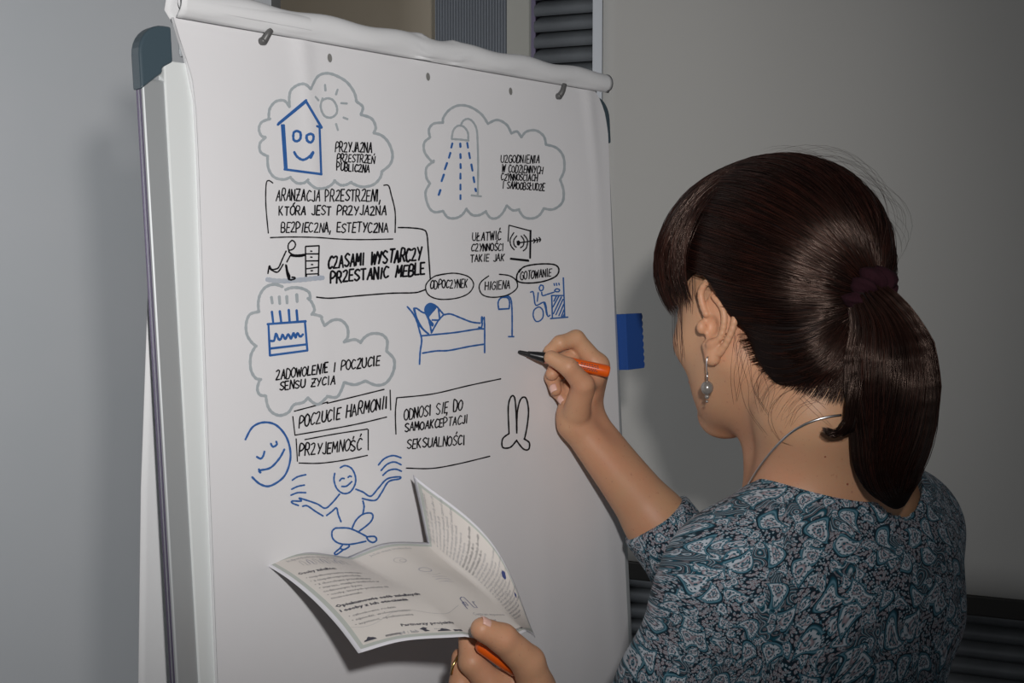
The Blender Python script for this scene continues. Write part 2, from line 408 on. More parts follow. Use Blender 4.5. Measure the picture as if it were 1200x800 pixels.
# window frame upright and hanging screen
o = wall_box('window_frame', RW(693, 2.545, .0), RW(704, 2.545, .0), .25, 2.55, .03, M['trimw']); tag(o, kind='structure'); o.name = 'trim_1'
scr = empty('projection_screen', RW(950), 'large plain white projection screen hanging behind the woman, black weight bar along its bottom', 'screen')
S0 = RW(705); S1 = RW(1460)
zb = P(1200, 703, RW(1200)[1])[2]
nx, nz = 40, 24; V = []; Fc = []
for j in range(nz + 1):
    for i in range(nx + 1):
        p = S0 + (S1 - S0) * i / nx + RN * (.002 * math.sin(i * .5) * math.sin(j * .3)); V.append((p[0], p[1], zb + (2.5 - zb) * j / nz))
for j in range(nz):
    for i in range(nx): a = j * (nx + 1) + i; Fc.append((a, a + 1, a + nx + 2, a + nx + 1))
o = mesh_obj('screen_fabric', V, Fc, M['screen'], scr, True); sm = o.modifiers.new('s', 'SOLIDIFY'); sm.thickness = .002; sm.offset = 0
c = (S0 + S1) / 2 + np.array([0, 0, zb - .016]); MB().box(c, (S1 - S0) / 2, RN * .008, (0, 0, .018)).build('weight_bar', M['black'], scr, bevel=.003)
c = (S0 + S1) / 2 + np.array([0, 0, 2.53]); MB().box(c, (S1 - S0) / 2, RN * .03, (0, 0, .035)).build('screen_casing', M['trimw'], scr, bevel=.01)
# brown blind and pleated curtain
o = wall_box('brown_roller_blind', RW(300, 3.4, 0, 500), RW(517, 3.4, 0, 500), .6, 2.6, .004, M['brown'])
tag(o, 'flat brown roller blind beside the left wall, above the flipchart roll', 'blind')
cu = []; a = RW(512, 2.93, 0, 560); b_ = RW(598, 2.93, 0, 560); cv = []; cf = []; n = 324
for i in range(n + 1):
    p = a + (b_ - a) * i / n + RN * .005 * math.sin(i / n * 2 * math.pi * 27)
    cv += [(p[0], p[1], .4), (p[0], p[1], 2.6)]
cf = [(2 * i, 2 * i + 2, 2 * i + 3, 2 * i + 1) for i in range(n)]
o = mesh_obj('pleated_curtain', cv, cf, M['curtain'], None, True); sm = o.modifiers.new('s', 'SOLIDIFY'); sm.thickness = .002
tag(o, 'narrow blue grey pleated curtain between the brown blind and the grey pillar', 'curtain')
cr = MB().tube([a + (0, 0, 2.6) - RD * .6, b_ + (0, 0, 2.6) + RD * .05], .012).build('curtain_rail', M['trimw']); tag(cr, kind='structure'); cr.name = 'trim_2'

# ------------------------------------------------------------------ flipchart easel
rD = nrm((.6328, .7743, 0)); nH = np.array([.7743, -.6328, 0]); TH = math.radians(3.7)
NB = nH * math.cos(TH) + np.array([0, 0, math.sin(TH)])         # board normal (towards the viewer)
UB = np.array([0, 0, math.cos(TH)]) - nH * math.sin(TH)           # up along the board
B0 = P(161, 27, 1.08)
BW, BH = .715, 1.03
def BP(s_, t, n=0.0): return B0 + rD * s_ - UB * t + NB * n
def hit(px, py, n=0.0):
    r = ray(px, py); o = np.array([0, 0, CAMZ]); b0 = B0 + NB * n
    k = ((b0 - o) @ NB) / (r @ NB); p = o + r * k; d = p - B0
    return d @ rD, -(d @ UB)
PO = .006   # paper surface above the frame face
sL = [hit(x, y, PO) for x, y in ((203, 19), (209, 40), (217, 65), (225, 92), (229, 130), (232, 200), (236, 320), (241, 470), (247, 620), (254, 800))]
sR = [hit(x, y, PO) for x, y in ((697, 106), (704, 118), (709, 134), (712, 155), (714, 230), (718, 340), (723, 460), (729, 590), (733, 690), (738, 800))]
BW = hit(717.5, 240, 0)[0]
fc = empty('flipchart_easel', BP(BW / 2, BH, 0) * (1, 1, 0), 'aluminium framed whiteboard easel carrying the big written paper pad', 'easel')
def bbox(name, s0, s1, t0, t1, n0, n1, m, bevel=.002, parent=None):
    return MB().box(BP((s0 + s1) / 2, (t0 + t1) / 2, (n0 + n1) / 2), rD * (s1 - s0) / 2, UB * (t1 - t0) / 2, NB * (n1 - n0) / 2).build(name, m, parent or fc, bevel=bevel)
rw = .026
fr = bbox('frame_rail', .001, rw, .045, BH - .03, -.009, 0, M['alu'], .002)
bbox('groove', .0003, .002, .052, BH - .03, -.0078, -.0062, M['aludark'], 0, fr); bbox('groove', .0003, .002, .052, BH - .03, -.0036, -.0018, M['aludark'], 0, fr)
bbox('frame_rail', BW - .012, BW, .045, BH - .03, -.009, 0, M['alu'], .003)
bbox('frame_rail', .045, BW - .045, .001, .022, -.009, 0, M['alu'], .003)
bbox('frame_rail', .045, BW - .045, BH - .022, BH, -.009, 0, M['alu'], .003)
bbox('whiteboard_panel', rw - .003, BW - .010, .028, BH - .02, -.008, .0015, M['board'], .0012)
def cap(s0, sg, t0, tg, wdt=.033):
    pts = []; R = .026
    for k in range(9):
        q = math.pi / 2 * k / 8; pts.append((R - R * math.cos(q), R - R * math.sin(q)))
    poly = pts + [(wdt, 0), (wdt, .030), (.022, .036), (.022, .040), (0, .056)]
    poly = [(s0 + sg * a, t0 + tg * b) for a, b in poly]; k = len(poly)
    V = [BP(a, b, .0025) for a, b in poly] + [BP(a, b, -.011) for a, b in poly]
    Fc = [tuple(range(k)), tuple(range(2 * k - 1, k - 1, -1))] + [(i, k + i, k + (i + 1) % k, (i + 1) % k) for i in range(k)]
    me = bpy.data.meshes.new('corner_cap'); me.from_pydata([tuple(v) for v in V], [], Fc); bm = bmesh.new(); bm.from_mesh(me)
    bmesh.ops.recalc_face_normals(bm, faces=bm.faces); bm.to_mesh(me); bm.free()
    o = link_mesh('corner_cap', me, M['cap'], fc); b = o.modifiers.new('b', 'BEVEL'); b.width = .003; b.segments = 3; b.limit_method = 'ANGLE'
cap(-.001, 1, -.001, 1); cap(BW + .001, -1, -.001, 1, .03); cap(-.001, 1, BH + .001, -1); cap(BW + .001, -1, BH + .001, -1)
# legs and crossbar (run down to the floor below the picture)
for s_ in (.10, BW - .10):
    p0 = BP(s_, .1, -.03); p1 = BP(s_, 1.2, -.03); p1 = p0 + (p1 - p0) * (p0[2] - .012) / (p0[2] - p1[2])
    lg = MB().tube([p0, p1], .013, 12).build('leg', M['alu'], fc, True); MB().sphere(p1, .0145).build('rubber_foot', M['nib'], lg, True)
p0 = BP(BW / 2, .12, -.05); p1 = p0 - nH * .62; p1[2] = .012
lg = MB().tube([p0, p1], .013, 12).build('leg', M['alu'], fc, True); MB().sphere(p1, .0145).build('rubber_foot', M['nib'], lg, True)
bbox('crossbar', .08, BW - .08, .60, .625, -.045, -.02, M['alu'])
bbox('pen_tray', .02, BW - .02, BH - .005, BH + .008, -.01, .055, M['alu'])
# hooks that carry the pad: stubby prongs curving out and up through the paper
def hook(px, py, tip):
    s_, t = hit(px, py, PO); q = [BP(s_, t + .002, -.004), BP(s_, t + .002, .007), BP(s_ + .001, t + .001, .009), BP(s_ + .003, t - .004, .012), BP(s_ + .006, t - tip, .013)]
    return MB().tube(catmull(q, 5), [.0040 - .0012 * abs(i - 8) / 12 for i in range(21)], 10).build('pad_hook', M['hook'], fc, True)
hook(306, 46, .008); hook(653, 111, .012)
er = empty('board_eraser', BP(BW + .012, .42, -.002), 'blue foam board eraser with scalloped edge on right side of the easel', 'eraser')
e0 = hit(727, 368, -.004); e1 = hit(727, 433, -.004); es = BW + .0005; ew = hit(742, 400, -.004)[0] - es; k = 8; pol = [(es, e0[1])]
for i in range(k * 8 + 1):
    t = e0[1] + (e1[1] - e0[1]) * i / (k * 8); pol.append((es + ew - .0022 + .0022 * abs(math.sin(math.pi * i / 8)), t))
pol.append((es, e1[1])); kk = len(pol)
V = [BP(a_, b, .012) for a_, b in pol] + [BP(a_, b, -.016) for a_, b in pol]
Fc = [tuple(range(kk)), tuple(range(2 * kk - 1, kk - 1, -1))] + [(i, kk + i, kk + (i + 1) % kk, (i + 1) % kk) for i in range(kk)]
me = bpy.data.meshes.new('foam_pad'); me.from_pydata([tuple(v) for v in V], [], Fc); bm = bmesh.new(); bm.from_mesh(me); bmesh.ops.recalc_face_normals(bm, faces=bm.faces); bm.to_mesh(me); bm.free()
link_mesh('foam_pad', me, M['eraser'], er)
MB().box(BP(es + ew / 2, (e0[1] + e1[1]) / 2, -.019), rD * ew * .45, UB * (e1[1] - e0[1]) * .47, NB * .003).build('eraser_backing', M['cap'], er)

# ------------------------------------------------------------------ paper pad
pad = empty('flipchart_pad', BP(BW / 2, .05, PO), 'large white paper pad covered in hand lettering, its used sheets flipped over the top', 'paper pad')
def bump(s_, t):
    b = .0016 * math.sin(s_ * 21 + t * 2) * min(1, t / .1)
    b += .0026 * math.exp(-((s_ - .60 - .05 * t) / .018) ** 2) * max(0, t - .25) + .002 * math.exp(-((s_ - .52 + .03 * t) / .02) ** 2) * max(0, t - .35)
    for s0 in (.175, .63): b += .0022 * math.exp(-((s_ - s0 - .01 * math.sin(t * 9)) / .010) ** 2) * math.exp(-t / .12)
    return b
def interp(tab, t):
    ts = [q[1] for q in tab]; ss = [q[0] for q in tab]; return float(np.interp(t, ts, ss))
T0L = sL[0][1]; T0R = sR[0][1]
def curlL(u, v):  # corner curls forward at the left edge near the top
    return .012 * math.exp(-(u / .06) ** 2) * math.exp(-v / .16)
NX, NY = 110, 120; V = []; Fc = []
def sheet_pt(u, v, lift=0):
    tl = T0L + (BH - .01 - T0L) * v; tr = T0R + (BH - .01 - T0R) * v
    a_ = interp(sL, tl); b = interp(sR, tr); s_ = a_ + (b - a_) * u; t = tl + (tr - tl) * u
    return s_, t, PO + bump(s_, t) + lift
for j in range(NY + 1):
    for i in range(NX + 1): V.append(BP(*sheet_pt(i / NX, j / NY)))
for j in range(NY):
    for i in range(NX): a_ = j * (NX + 1) + i; Fc.append((a_, a_ + NX + 1, a_ + NX + 2, a_ + 1))
sheet = mesh_obj('front_sheet', V, Fc, M['paper'], pad, True)
# sheets beneath, a thin block just behind the front sheet
V = []
for j in range(31):
    for i in range(2):
        s_, t, n = sheet_pt(i, j / 30); V.append(BP(s_ + (.0015 if i == 0 else -.002), t, .002))
o = mesh_obj('under_sheets', V, [(2 * j, 2 * j + 2, 2 * j + 3, 2 * j + 1) for j in range(30)], M['paperback'], pad)
sm = o.modifiers.new('s', 'SOLIDIFY'); sm.thickness = .003; sm.offset = 0
# the used sheets rolled over the top edge and hanging down behind
def over_profile(s_):
    """cross-section (height above the sheet's top, distance from the board) at position s_"""
    g = .0022 * math.sin(s_ * 30); k = .0045 * math.exp(-((s_ - .335) / .012) ** 2) + .003 * math.exp(-((s_ - .385) / .010) ** 2)
    R = .0125 - .0015 * s_ / .7
    pr = [(-.0015, PO + .0045 + k)]
    for q in range(0, 13):
        an = math.radians(-62 + 222 * q / 12); pr.append((R + R * math.sin(an) - k * .8 * math.sin(q * .5), PO + .0015 + R * .9 * math.cos(an) + g * .3 + k * (q % 3 - 1) * .5))
    pr += [(R * .6, -.006), (-.02, -.0125), (-.08, -.016), (-.15, -.014 - .065 * .15), (-.4, -.014 - .065 * .4), (-.7, -.014 - .065 * .7), (-.97, -.014 - .065 * .97)]
    return pr
NS = 90; V = []; Fc = []
for i in range(NS + 1):
    u = i / NS; s_ = hit(203, 19, PO)[0] + (hit(709, 104, PO)[0] - hit(203, 19, PO)[0]) * u; t0 = T0L + (T0R - T0L) * u
    pr = over_profile(s_ * 1.0)
    for j, (h_, n) in enumerate(pr):
        ds = 0
        if j > 14:   # the sheets behind stick out a little to the left, more towards the bottom
            ds = (1 - u) * (.030 * max(0, 1 + h_ / .15) - .036 * max(0, min(1.2, (-h_ - .10) / .52)) ** .5)
        V.append(BP(s_ + ds, t0 - h_ + (.0015 * math.sin(u * 40) if 1 < j < 12 else 0), n))
K = len(over_profile(0))
for i in range(NS):
    for j in range(K - 1): a_ = i * K + j; Fc.append((a_, a_ + 1, a_ + K + 1, a_ + K))
o = mesh_obj('flipped_sheets', V, Fc, M['paperback'], pad, True); sm = o.modifiers.new('s', 'SOLIDIFY'); sm.thickness = .0012; sm.offset = 0
# the inner sheet curled inside the left end of the roll
V = []; n = 26
for i in range(2):
    for k in range(n):
        q = k / (n - 1) * 4.4 - .6; R = .0105 - .0045 * k / n; s_ = hit(208, 14, PO)[0] + .14 * i
        V.append(BP(s_ + .004 * k / n * (1 - i), T0L + (T0R - T0L) * (.28 * i) - .012 - R * math.sin(q), PO + .004 + R * math.cos(q)))
o = mesh_obj('inner_curl', V, [(k, k + 1, n + k + 1, n + k) for k in range(n - 1)], M['paperback'], pad, True)
# punched holes as flat grey discs, the shade inside put into their colour
for px, py in ((386, 68), (501, 90), (598, 107)):
    s_, t = hit(px, py, PO); z = PO + bump(s_, t) + .0007; k = 16
    V = [BP(s_ + .0030 * math.cos(2 * math.pi * i / k), t + .0042 * math.sin(2 * math.pi * i / k), z) for i in range(k)]
    mesh_obj('hole_shade_disc', V, [tuple(range(k - 1, -1, -1))], M['hole'], sheet)

# ------------------------------------------------------------------ ink
LIFT = .0005
def ink_pt(px, py, lift):
    s_, t = hit(px, py, PO); return BP(s_, t, PO + bump(s_, t) + lift)
class Ink:
    n = 0
    def __init__(s): s.V = []; s.F = []
    def stroke(s, pts, w, fill=False):
        Ink.n += 1; lift = LIFT + .00002 * (Ink.n % 20)
        pts = [np.array(p, float) for p in pts]
        if fill:
            k = len(s.V); s.V += [ink_pt(p[0], p[1], lift) for p in pts]; s.F.append(tuple(range(k, k + len(pts)))); return
        q = [pts[0]]
        for p in pts[1:]:
            if np.linalg.norm(p - q[-1]) > .25: q.append(p)
        if len(q) == 1: q.append(q[0] + (.4, 0))
        for i in range(1, len(q) - 1):      # break at sharp corners so that they keep their full width
            if nrm(q[i] - q[i - 1]) @ nrm(q[i + 1] - q[i]) < .55:
                s.stroke(q[:i + 1], w); s.stroke(q[i:], w); return
        m = len(q); k0 = len(s.V)
        tl = nrm(q[1] - q[0]); th = nrm(q[-1] - q[-2]); r = w / 2
        q = [q[0] - tl * r * .8, q[0] - tl * r * .35] + q + [q[-1] + th * r * .35, q[-1] + th * r * .8]; rr = [r * .35, r * .85] + [r] * m + [r * .85, r * .35]
        m = len(q)
        for i in range(m):
            a_ = q[max(i - 1, 0)]; b = q[min(i + 1, m - 1)]; t = nrm(b - a_) if np.linalg.norm(b - a_) > 1e-6 else tl
            n = np.array([-t[1], t[0]]); wv = rr[i] * (1 + .10 * math.sin(i * 1.7 + k0))
            s.V += [ink_pt(*(q[i] + n * wv), lift), ink_pt(*(q[i] - n * wv), lift)]
        s.F += [(k0 + 2 * i, k0 + 2 * i + 1, k0 + 2 * i + 3, k0 + 2 * i + 2) for i in range(m - 1)]
    def build(s, name, m, label=None):
        o = mesh_obj(name, s.V, s.F, m, sheet)
        if label: o['label'] = label
        return o
def tr(pts, ox, oy, k): return [(ox + x / k, oy + y / k) for x, y in pts]
def pl(txt): return [tuple(float(c) for c in q.split(',')) for q in txt.split()]
def draw(name, m, w, fr_, strokes, straight=(), fills=(), label=None, widths=None):
    ink = Ink()
    for i, st in enumerate(strokes): ink.stroke(catmull(tr(pl(st), *fr_), 7), widths[i] if widths else w)
    for st in straight:
        p = tr(pl(st), *fr_); q = []
        for i in range(len(p) - 1):
            ink.stroke([p[i], p[i + 1]], w)
    for st in fills: ink.stroke(catmull(tr(pl(st), *fr_), 6), 0, True)
    return ink.build(name, m, label)
c1 = (280, 60, 4.445); c2 = (480, 100, 4.445); c3 = (280, 200, 5.0); c4 = (460, 250, 4.0); c5 = (270, 320, 4.443); c6 = (270, 440, 3.243)
draw('cloud_outline', M['gink'], 3.2, c1, ['262,290 235,258 190,262 158,300 152,350', '160,352 115,370 100,405 112,440 135,448', '135,450 105,480 108,525 148,548',
    '145,548 150,610 180,655 230,668 270,655', '265,655 300,685 340,685 362,668', '355,675 400,712 450,712 485,695 505,672', '500,672 530,695 560,695 590,680',
    '585,683 640,705 700,695 735,660 745,628', '742,628 785,590 798,540 780,480 745,440 702,425', '702,425 712,395 690,350 635,330', '635,330 645,290 612,262',
    '612,262 600,215 560,160 500,125 450,115 405,135 368,198', '368,198 335,172 300,178 268,205 260,245 262,290'], label='grey cloud around the smiling house')
draw('sun_drawing', M['gink'], 2.6, c1, ['435,245 425,290 445,335 480,345 508,325 510,290 490,255 460,245 430,258', '447,175 450,205', '513,200 505,225', '395,238 413,256', '532,270 562,272', '545,345 566,353', '508,378 518,410'], label='grey sun with seven short rays')
draw('house_drawing', M['bink'], 3.0, c1, ['300,415 285,425 285,460 303,468 320,455 320,425 303,415', '370,430 352,440 355,465 372,475 385,460 385,438 370,430', '288,525 305,550 335,565 365,550 385,525'],
     ['200,383 345,262 432,398', '222,385 240,615', '236,615 432,640', '430,640 420,395 405,390', '231,385 247,612', '204,377 345,256', '372,555 386,528'], label='blue smiling house')
draw('cloud_outline', M['gink'], 2.9, c2, ['405,200 370,150 310,112 250,105 200,130 170,170 168,195', '168,195 120,200 95,230 100,272', '100,272 70,300 72,350 110,400 118,392', '112,400 80,430 80,480 98,512',
    '98,512 75,560 90,630 120,660 165,655', '165,655 190,688 230,692 265,675 290,642', '288,645 320,675 360,675 395,655', '393,657 420,690 455,690 485,665 508,625', '508,625 540,650 575,645',
    '570,645 600,685 645,692 680,675 703,640', '700,640 750,645 795,610 802,550 785,490', '785,490 805,440 800,370 765,325 712,308', '712,310 700,265 660,235 610,240 583,270', '583,270 560,240 530,250', '530,250 505,205 455,180 405,200'],
    label='grey cloud around the shower')
draw('shower_drawing', M['gink'], 2.4, c2, ['213,278 222,235 245,212 275,215 298,245 300,285', '213,280 260,283 302,288', '262,208 275,185 300,175 325,190 345,230 350,300 352,420 350,575', '316,573 368,578'], label='grey shower head on a pole')
draw('water_dashes', M['bink'], 2.5, c2, [], ['216,303 210,325', '205,352 197,378', '187,405 175,438', '170,465 158,500', '152,545 143,572', '257,303 258,322', '257,358 258,380', '257,410 258,432', '258,460 258,487', '258,517 258,543', '258,572 258,593',
    '295,300 299,325', '304,352 309,380', '316,412 322,445', '327,478 332,505', '337,538 341,552'], label='three lines of blue dashes')
# boxes and lines
draw('box_outline', M['kink'], 1.5, c3, ['195,72 170,58 155,80 153,200 168,365', '180,392 300,388 450,390 600,400 740,403 900,400', '848,85 875,88 890,140 912,240 912,362'])
draw('box_outline', M['kink'], 1.7, c3, ['930,333 1000,335 1070,345 1092,370 1100,450 1112,630', '457,740 540,746 700,732 880,718 1000,716', '995,716 1040,712 1085,696'])
draw('box_outline', M['kink'], 1.5, c6, ['243,135 320,115 372,100', '370,105 480,78 583,52', '605,55 607,130', '237,155 245,222', '245,226 400,200 500,180 592,157'])
draw('box_outline', M['kink'], 1.5, c6, ['250,240 255,325', '285,243 400,222 522,203', '525,205 525,282', '262,332 340,333 430,322 522,303'])
draw('box_outline', M['kink'], 1.5, c6, ['627,222 625,140 630,84', '630,84 760,70 900,38 1028,12', '665,351 760,352 860,335 985,306'])
f7 = (300, 270, 11.43)
draw('figure_drawing', M['kink'], 2.0, f7, ['480,130 435,180 430,240 450,262 500,245 530,195 515,150 480,130', '440,262 445,290 500,325 580,328 660,318', '460,335 520,345 600,345 660,330', '400,275 350,380 300,490 260,515 200,520 170,475 150,575', '170,510 280,558 360,450', '460,330 410,420',
    '395,460 410,560 440,655 510,650 520,630 480,625'], label='black figure pushing furniture', widths=[1.7, 1.9, 1.9, 1.8, 1.8, 1.8, 2])
draw('leg_fill', M['kink'], 1, f7, [], [], ['385,470 412,460 430,540 460,610 450,660 425,660 400,580'])
draw('cabinet_drawing', M['kink'], 1.7, f7, ['735,275 752,277', '735,355 755,357', '745,455 765,455', '740,537 762,537'], ['670,212 850,203', '850,203 840,630', '668,215 672,640', '680,312 845,312', '675,407 840,405', '680,512 838,490', '675,585 840,578', '680,600 680,635', '845,590 840,630'], label='black chest of drawers')
draw('ground_shade', M['lgink'], 5.5, f7, ['140,655 250,672 380,675 520,665 660,655 780,640 900,632'], label='pale blue grey ground line')
draw('cloud_outline', M['gink'], 3.4, c5, ['418,130 410,98 370,78 320,75 285,86', '270,70 225,58 180,72 150,110 140,155 142,198', '145,200 95,215 75,265 80,320 105,360 130,380', '122,385 100,430 100,500 125,545 155,553', '148,553 135,600 148,632 180,638',
    '180,638 190,690 215,725 255,740 300,725 325,690 345,678', '340,680 380,672 405,648', '405,648 435,675 465,680 505,645', '505,640 555,645 580,610 595,568', '595,568 650,580 705,560', '705,560 760,583 810,570 845,515 850,450 812,405', '812,405 815,350 785,318 735,315 700,335 680,362',
    '682,362 650,345 595,358', '595,358 615,330 612,280 580,245 535,245 493,273', '493,273 478,240 475,225 430,212', '425,215 440,190 425,150 405,130'], label='grey cloud around the cake')
draw('cake_drawing', M['bink'], 2.8, c5, ['205,352 225,350 235,315 250,345 262,340 270,320 285,342 300,318 315,340 328,312 340,335 350,312 365,330 380,318'],
     ['190,265 395,250', '195,265 203,428', '390,252 403,402', '203,428 403,402', '205,392 400,370', '213,200 220,255', '255,197 263,255', '303,190 308,252', '345,192 350,250'], label='blue cake with four candles')
draw('candle_flames', M['gink'], 3.6, c5, [], ['210,125 215,155', '252,122 255,158', '292,120 294,155', '345,110 348,148'])
draw('figure_drawing', M['bink'], 2.0, (470, 340, 8.89), ['55,172 110,240 150,320 180,430 200,520 185,640 178,770', '118,190 150,190 200,225 240,240', '120,200 150,290 200,390 270,455', '240,240 275,320 300,440', '240,240 240,180 290,140 350,165 400,220 430,255',
     '375,200 385,290 375,310 310,310', '430,255 370,320 300,445', '435,255 500,248 600,285 720,330 815,342', '200,475 350,460 550,440 780,405 855,402', '860,280 865,400 865,650', '210,655 350,632 480,627 700,585 855,562', '800,385 830,385 840,340'],
     [], ['235,230 240,160 290,130 345,160 350,190 300,250 280,290 325,350 310,380 280,340 270,290', '822,280 835,268 850,290 840,350 822,340', '115,195 135,195 160,290 215,390 270,445 255,455 180,380 135,290'], label='blue person lying in a bed')
draw('shower_drawing', M['bink'], 1.9, c4, ['497,447 495,415 510,395 540,395 550,415 548,445', '497,449 548,446', '525,390 545,388 558,410 562,470 562,575', '545,577 570,577'], label='small blue shower')
f8 = (610, 300, 8.889)
draw('figure_drawing', M['bink'], 1.6, f8, ['215,300 200,330 215,360 240,345 240,310 215,300', '110,375 135,370 145,410 165,510 240,480 265,500 285,620 310,615', '190,380 180,470', '225,375 235,410 290,395 350,375', '355,360 375,340 405,350 395,370 360,368', '250,490 262,520 280,612',
     '190,530 150,560 140,620 165,675 205,675 240,635 240,570 215,535 190,530', '352,285 358,305', '375,282 380,305', '400,282 405,300'],
     ['445,225 460,635', '325,410 445,410', '328,410 335,640', '315,650 490,635', '350,470 375,415', '340,530 400,415', '345,600 425,425', '370,610 440,450', '400,620 448,500', '425,628 450,560', '440,632 455,600'], label='blue person cooking in a wheelchair')
f9 = c4
draw('target_drawing', M['kink'], 1.5, f9, ['570,90 553,120 556,150 572,170', '584,105 570,125 572,148 582,158', '605,105 618,125 615,150 602,160', '618,100 635,125 630,160 615,175', '592,138 660,128 695,122', '665,120 672,128 665,138', '678,116 684,126 680,136', '690,112 697,122 692,132'],
     ['548,55 652,82', '547,58 543,130', '555,212 600,218', '556,214 640,222', '556,210 640,218'], ['583,130 594,126 602,136 596,150 586,148'], label='black target with an arrow')
draw('frame_line', M['kink'], 2.4, f9, [], ['650,80 648,208', '555,212 640,222'])
draw('oval_outline', M['kink'], 1.5, c4, ['250,282 190,295 150,335 160,380 210,402 290,398 350,375 375,335 355,300 310,284 262,281 200,292'])
draw('oval_outline', M['kink'], 1.5, c4, ['448,293 412,320 402,350 420,382 470,393 540,382 585,350 582,315 550,292 500,285'])
draw('oval_outline', M['kink'], 1.8, c4, ['600,262 585,290 590,318 640,326 710,318 765,295 780,265 765,242 720,236 660,240 615,252 595,275'])
draw('slippers_drawing', M['kink'], 1.9, c6, ['1090,218 1088,150 1082,85 1068,80 1057,120 1060,220', '1060,220 1035,240 1035,272 1065,272 1090,245', '1090,215 1092,140 1105,90 1125,85 1135,130 1130,190 1120,240', '1118,240 1138,255 1135,280 1115,278 1090,248'], label='black rabbit ear shape')
draw('face_drawing', M['bink'], 2.5, c6, ['52,242 80,195 125,177 175,190 215,240 228,310 205,380 150,418 110,412 78,385', '105,355 112,368 108,360 150,350 185,315 205,280', '152,258 160,270 175,262 173,250', '97,308 112,315 122,305 127,288'], label='blue smiling face')
f10 = (320, 530, 6.154)
draw('figure_drawing', M['bink'], 2.0, f10, ['490,110 525,95 570,115 597,170 595,230 560,285 510,295 465,260 445,200 450,150', '485,300 430,365 380,402 320,370 215,335 190,330 205,350 140,350 140,365 185,382', '215,388 250,385 310,425 365,458', '390,455 430,425 462,400 475,450 495,500',
     '600,265 650,285 705,315 760,255 820,190 905,175 905,190 830,210 780,290 735,345 645,332', '650,350 658,390 650,440', '570,555 600,490 650,445 705,437 720,465 695,510 620,570', '455,545 430,570 435,620 480,655 560,662 670,640', '455,545 540,545 600,565 675,605', '675,608 730,605 745,630 720,648 690,635 675,610', '505,665 490,690 515,700 550,680 550,665', '490,690 450,725 465,735 515,700',
     '140,200 180,175 240,160', '135,265 180,245 230,235', '130,308 180,290 240,290', '760,90 800,45 860,22 918,38', '778,130 820,85 870,68 918,88', '790,165 830,130 880,120 920,135', '485,205 500,188 518,188', '545,180 558,170 570,175', '500,245 535,242 572,210'], label='blue figure sitting cross legged, arms raised')
# hand lettering: stroke font, coordinates x 0..6, y 0..8
FONT = {'A': '0,0 3,8 6,0|1,3 5,3', 'B': '0,0 0,8 4,8 5,6 4,4 0,4|4,4 6,2 4,0 0,0', 'C': '6,7 3,8 1,6 0,4 1,1 3,0 6,1', 'D': '0,0 0,8 3,8 6,6 6,3 4,0 0,0', 'E': '5,8 0,8 0,0 5,0|0,4 4,4',
 'G': '6,7 3,8 0,5 0,2 3,0 6,1 6,4 4,4', 'H': '0,8 0,0|6,8 6,0|0,4 6,4', 'I': '1.3,8 1.3,0', 'J': '4,8 4,1 2,0 0,1', 'K': '0,8 0,0|5,8 0,3|1,4 5,0', 'L': '0,8 0,0 5,0', 'M': '0,0 .6,8 3.4,2.5 6.2,8 6.8,0', 'N': '0,0 0,8 5.5,0 5.5,8',
 'O': '3,8 0,6 0,2 3,0 6,2 6,6 3,8', 'P': '0,0 0,8 4,8 6,6 4,4 0,3', 'R': '0,0 0,8 4,8 5,6 4,4 0,4|2,4 6,0', 'S': '6,7 3,8 0,6 3,4 6,2 3,0 0,1', 'T': '0,8 6,8|3,8 3,0', 'U': '0,8 0,2 3,0 6,2 6,8', 'W': '0,8 1.8,0 3.8,6.5 5.8,0 7.6,8', 'Y': '0,8 3,4|6,8 2,0',
 'Z': '0,7 3,8 5,7 4,4 0,0 6,0', ',': '1,1 0,-2', 'Ó': '3,8 0,6 0,2 3,0 6,2 6,6 3,8|3,9 5,10.5', 'Ś': '6,7 3,8 0,6 3,4 6,2 3,0 0,1|3,9.3 4,11', 'Ń': '0,0 0,8 6,0 6,8|3,9.3 4,11', 'Ć': '6,7 3,8 1,6 0,4 1,1 3,0 6,1|3,9.3 4,11', 'Ż': '0,8 6,8 0,0 6,0|1,4 5,4', 'Ł': '0,8 0,0 5,0|-1,3 3,5', 'Ę': '5,8 0,8 0,0 5,0 4,-2|0,4 4,4'}
WID = {'I': 2.6, ',': 2, ' ': 5, 'J': 4, 'L': 5, 'E': 5, 'M': 7, 'W': 7.6, 'N': 5.6}
def letter(txt, x0, y0, x1, y1, h, w, small=''):
    ink = Ink(); adv = [WID.get(c, 6) + 2.1 for c in txt]; tot = sum(adv) - 2.1; k = math.hypot(x1 - x0, y1 - y0) / tot
    ex = nrm((x1 - x0, y1 - y0)); ey = np.array([.06, -1.0]); x = 0
    for c, ad in zip(txt, adv):
        if c in FONT:
            jy = random.uniform(-.35, .35); js = random.uniform(.93, 1.07); sl = random.uniform(-.05, .09)
            for st in FONT[c].split('|'):
                p = pl(st); q = []
                for a_, b in p:
                    yy = (b * js + jy) * h / 8; xx = (x + a_) * k + sl * yy; q.append(np.array((x0, y0)) + ex * xx + ey * yy)
                if c in 'COGSJUÓŚĆPBRD' and len(q) > 3: q = catmull(q, 4)
                elif c == 'Z': q = catmull(q[:4], 3) + q[4:]
                ink.stroke(q, w * 1.0 * random.uniform(.9, 1.1))
        x += ad
    return ink.build('lettering', M['kink'])
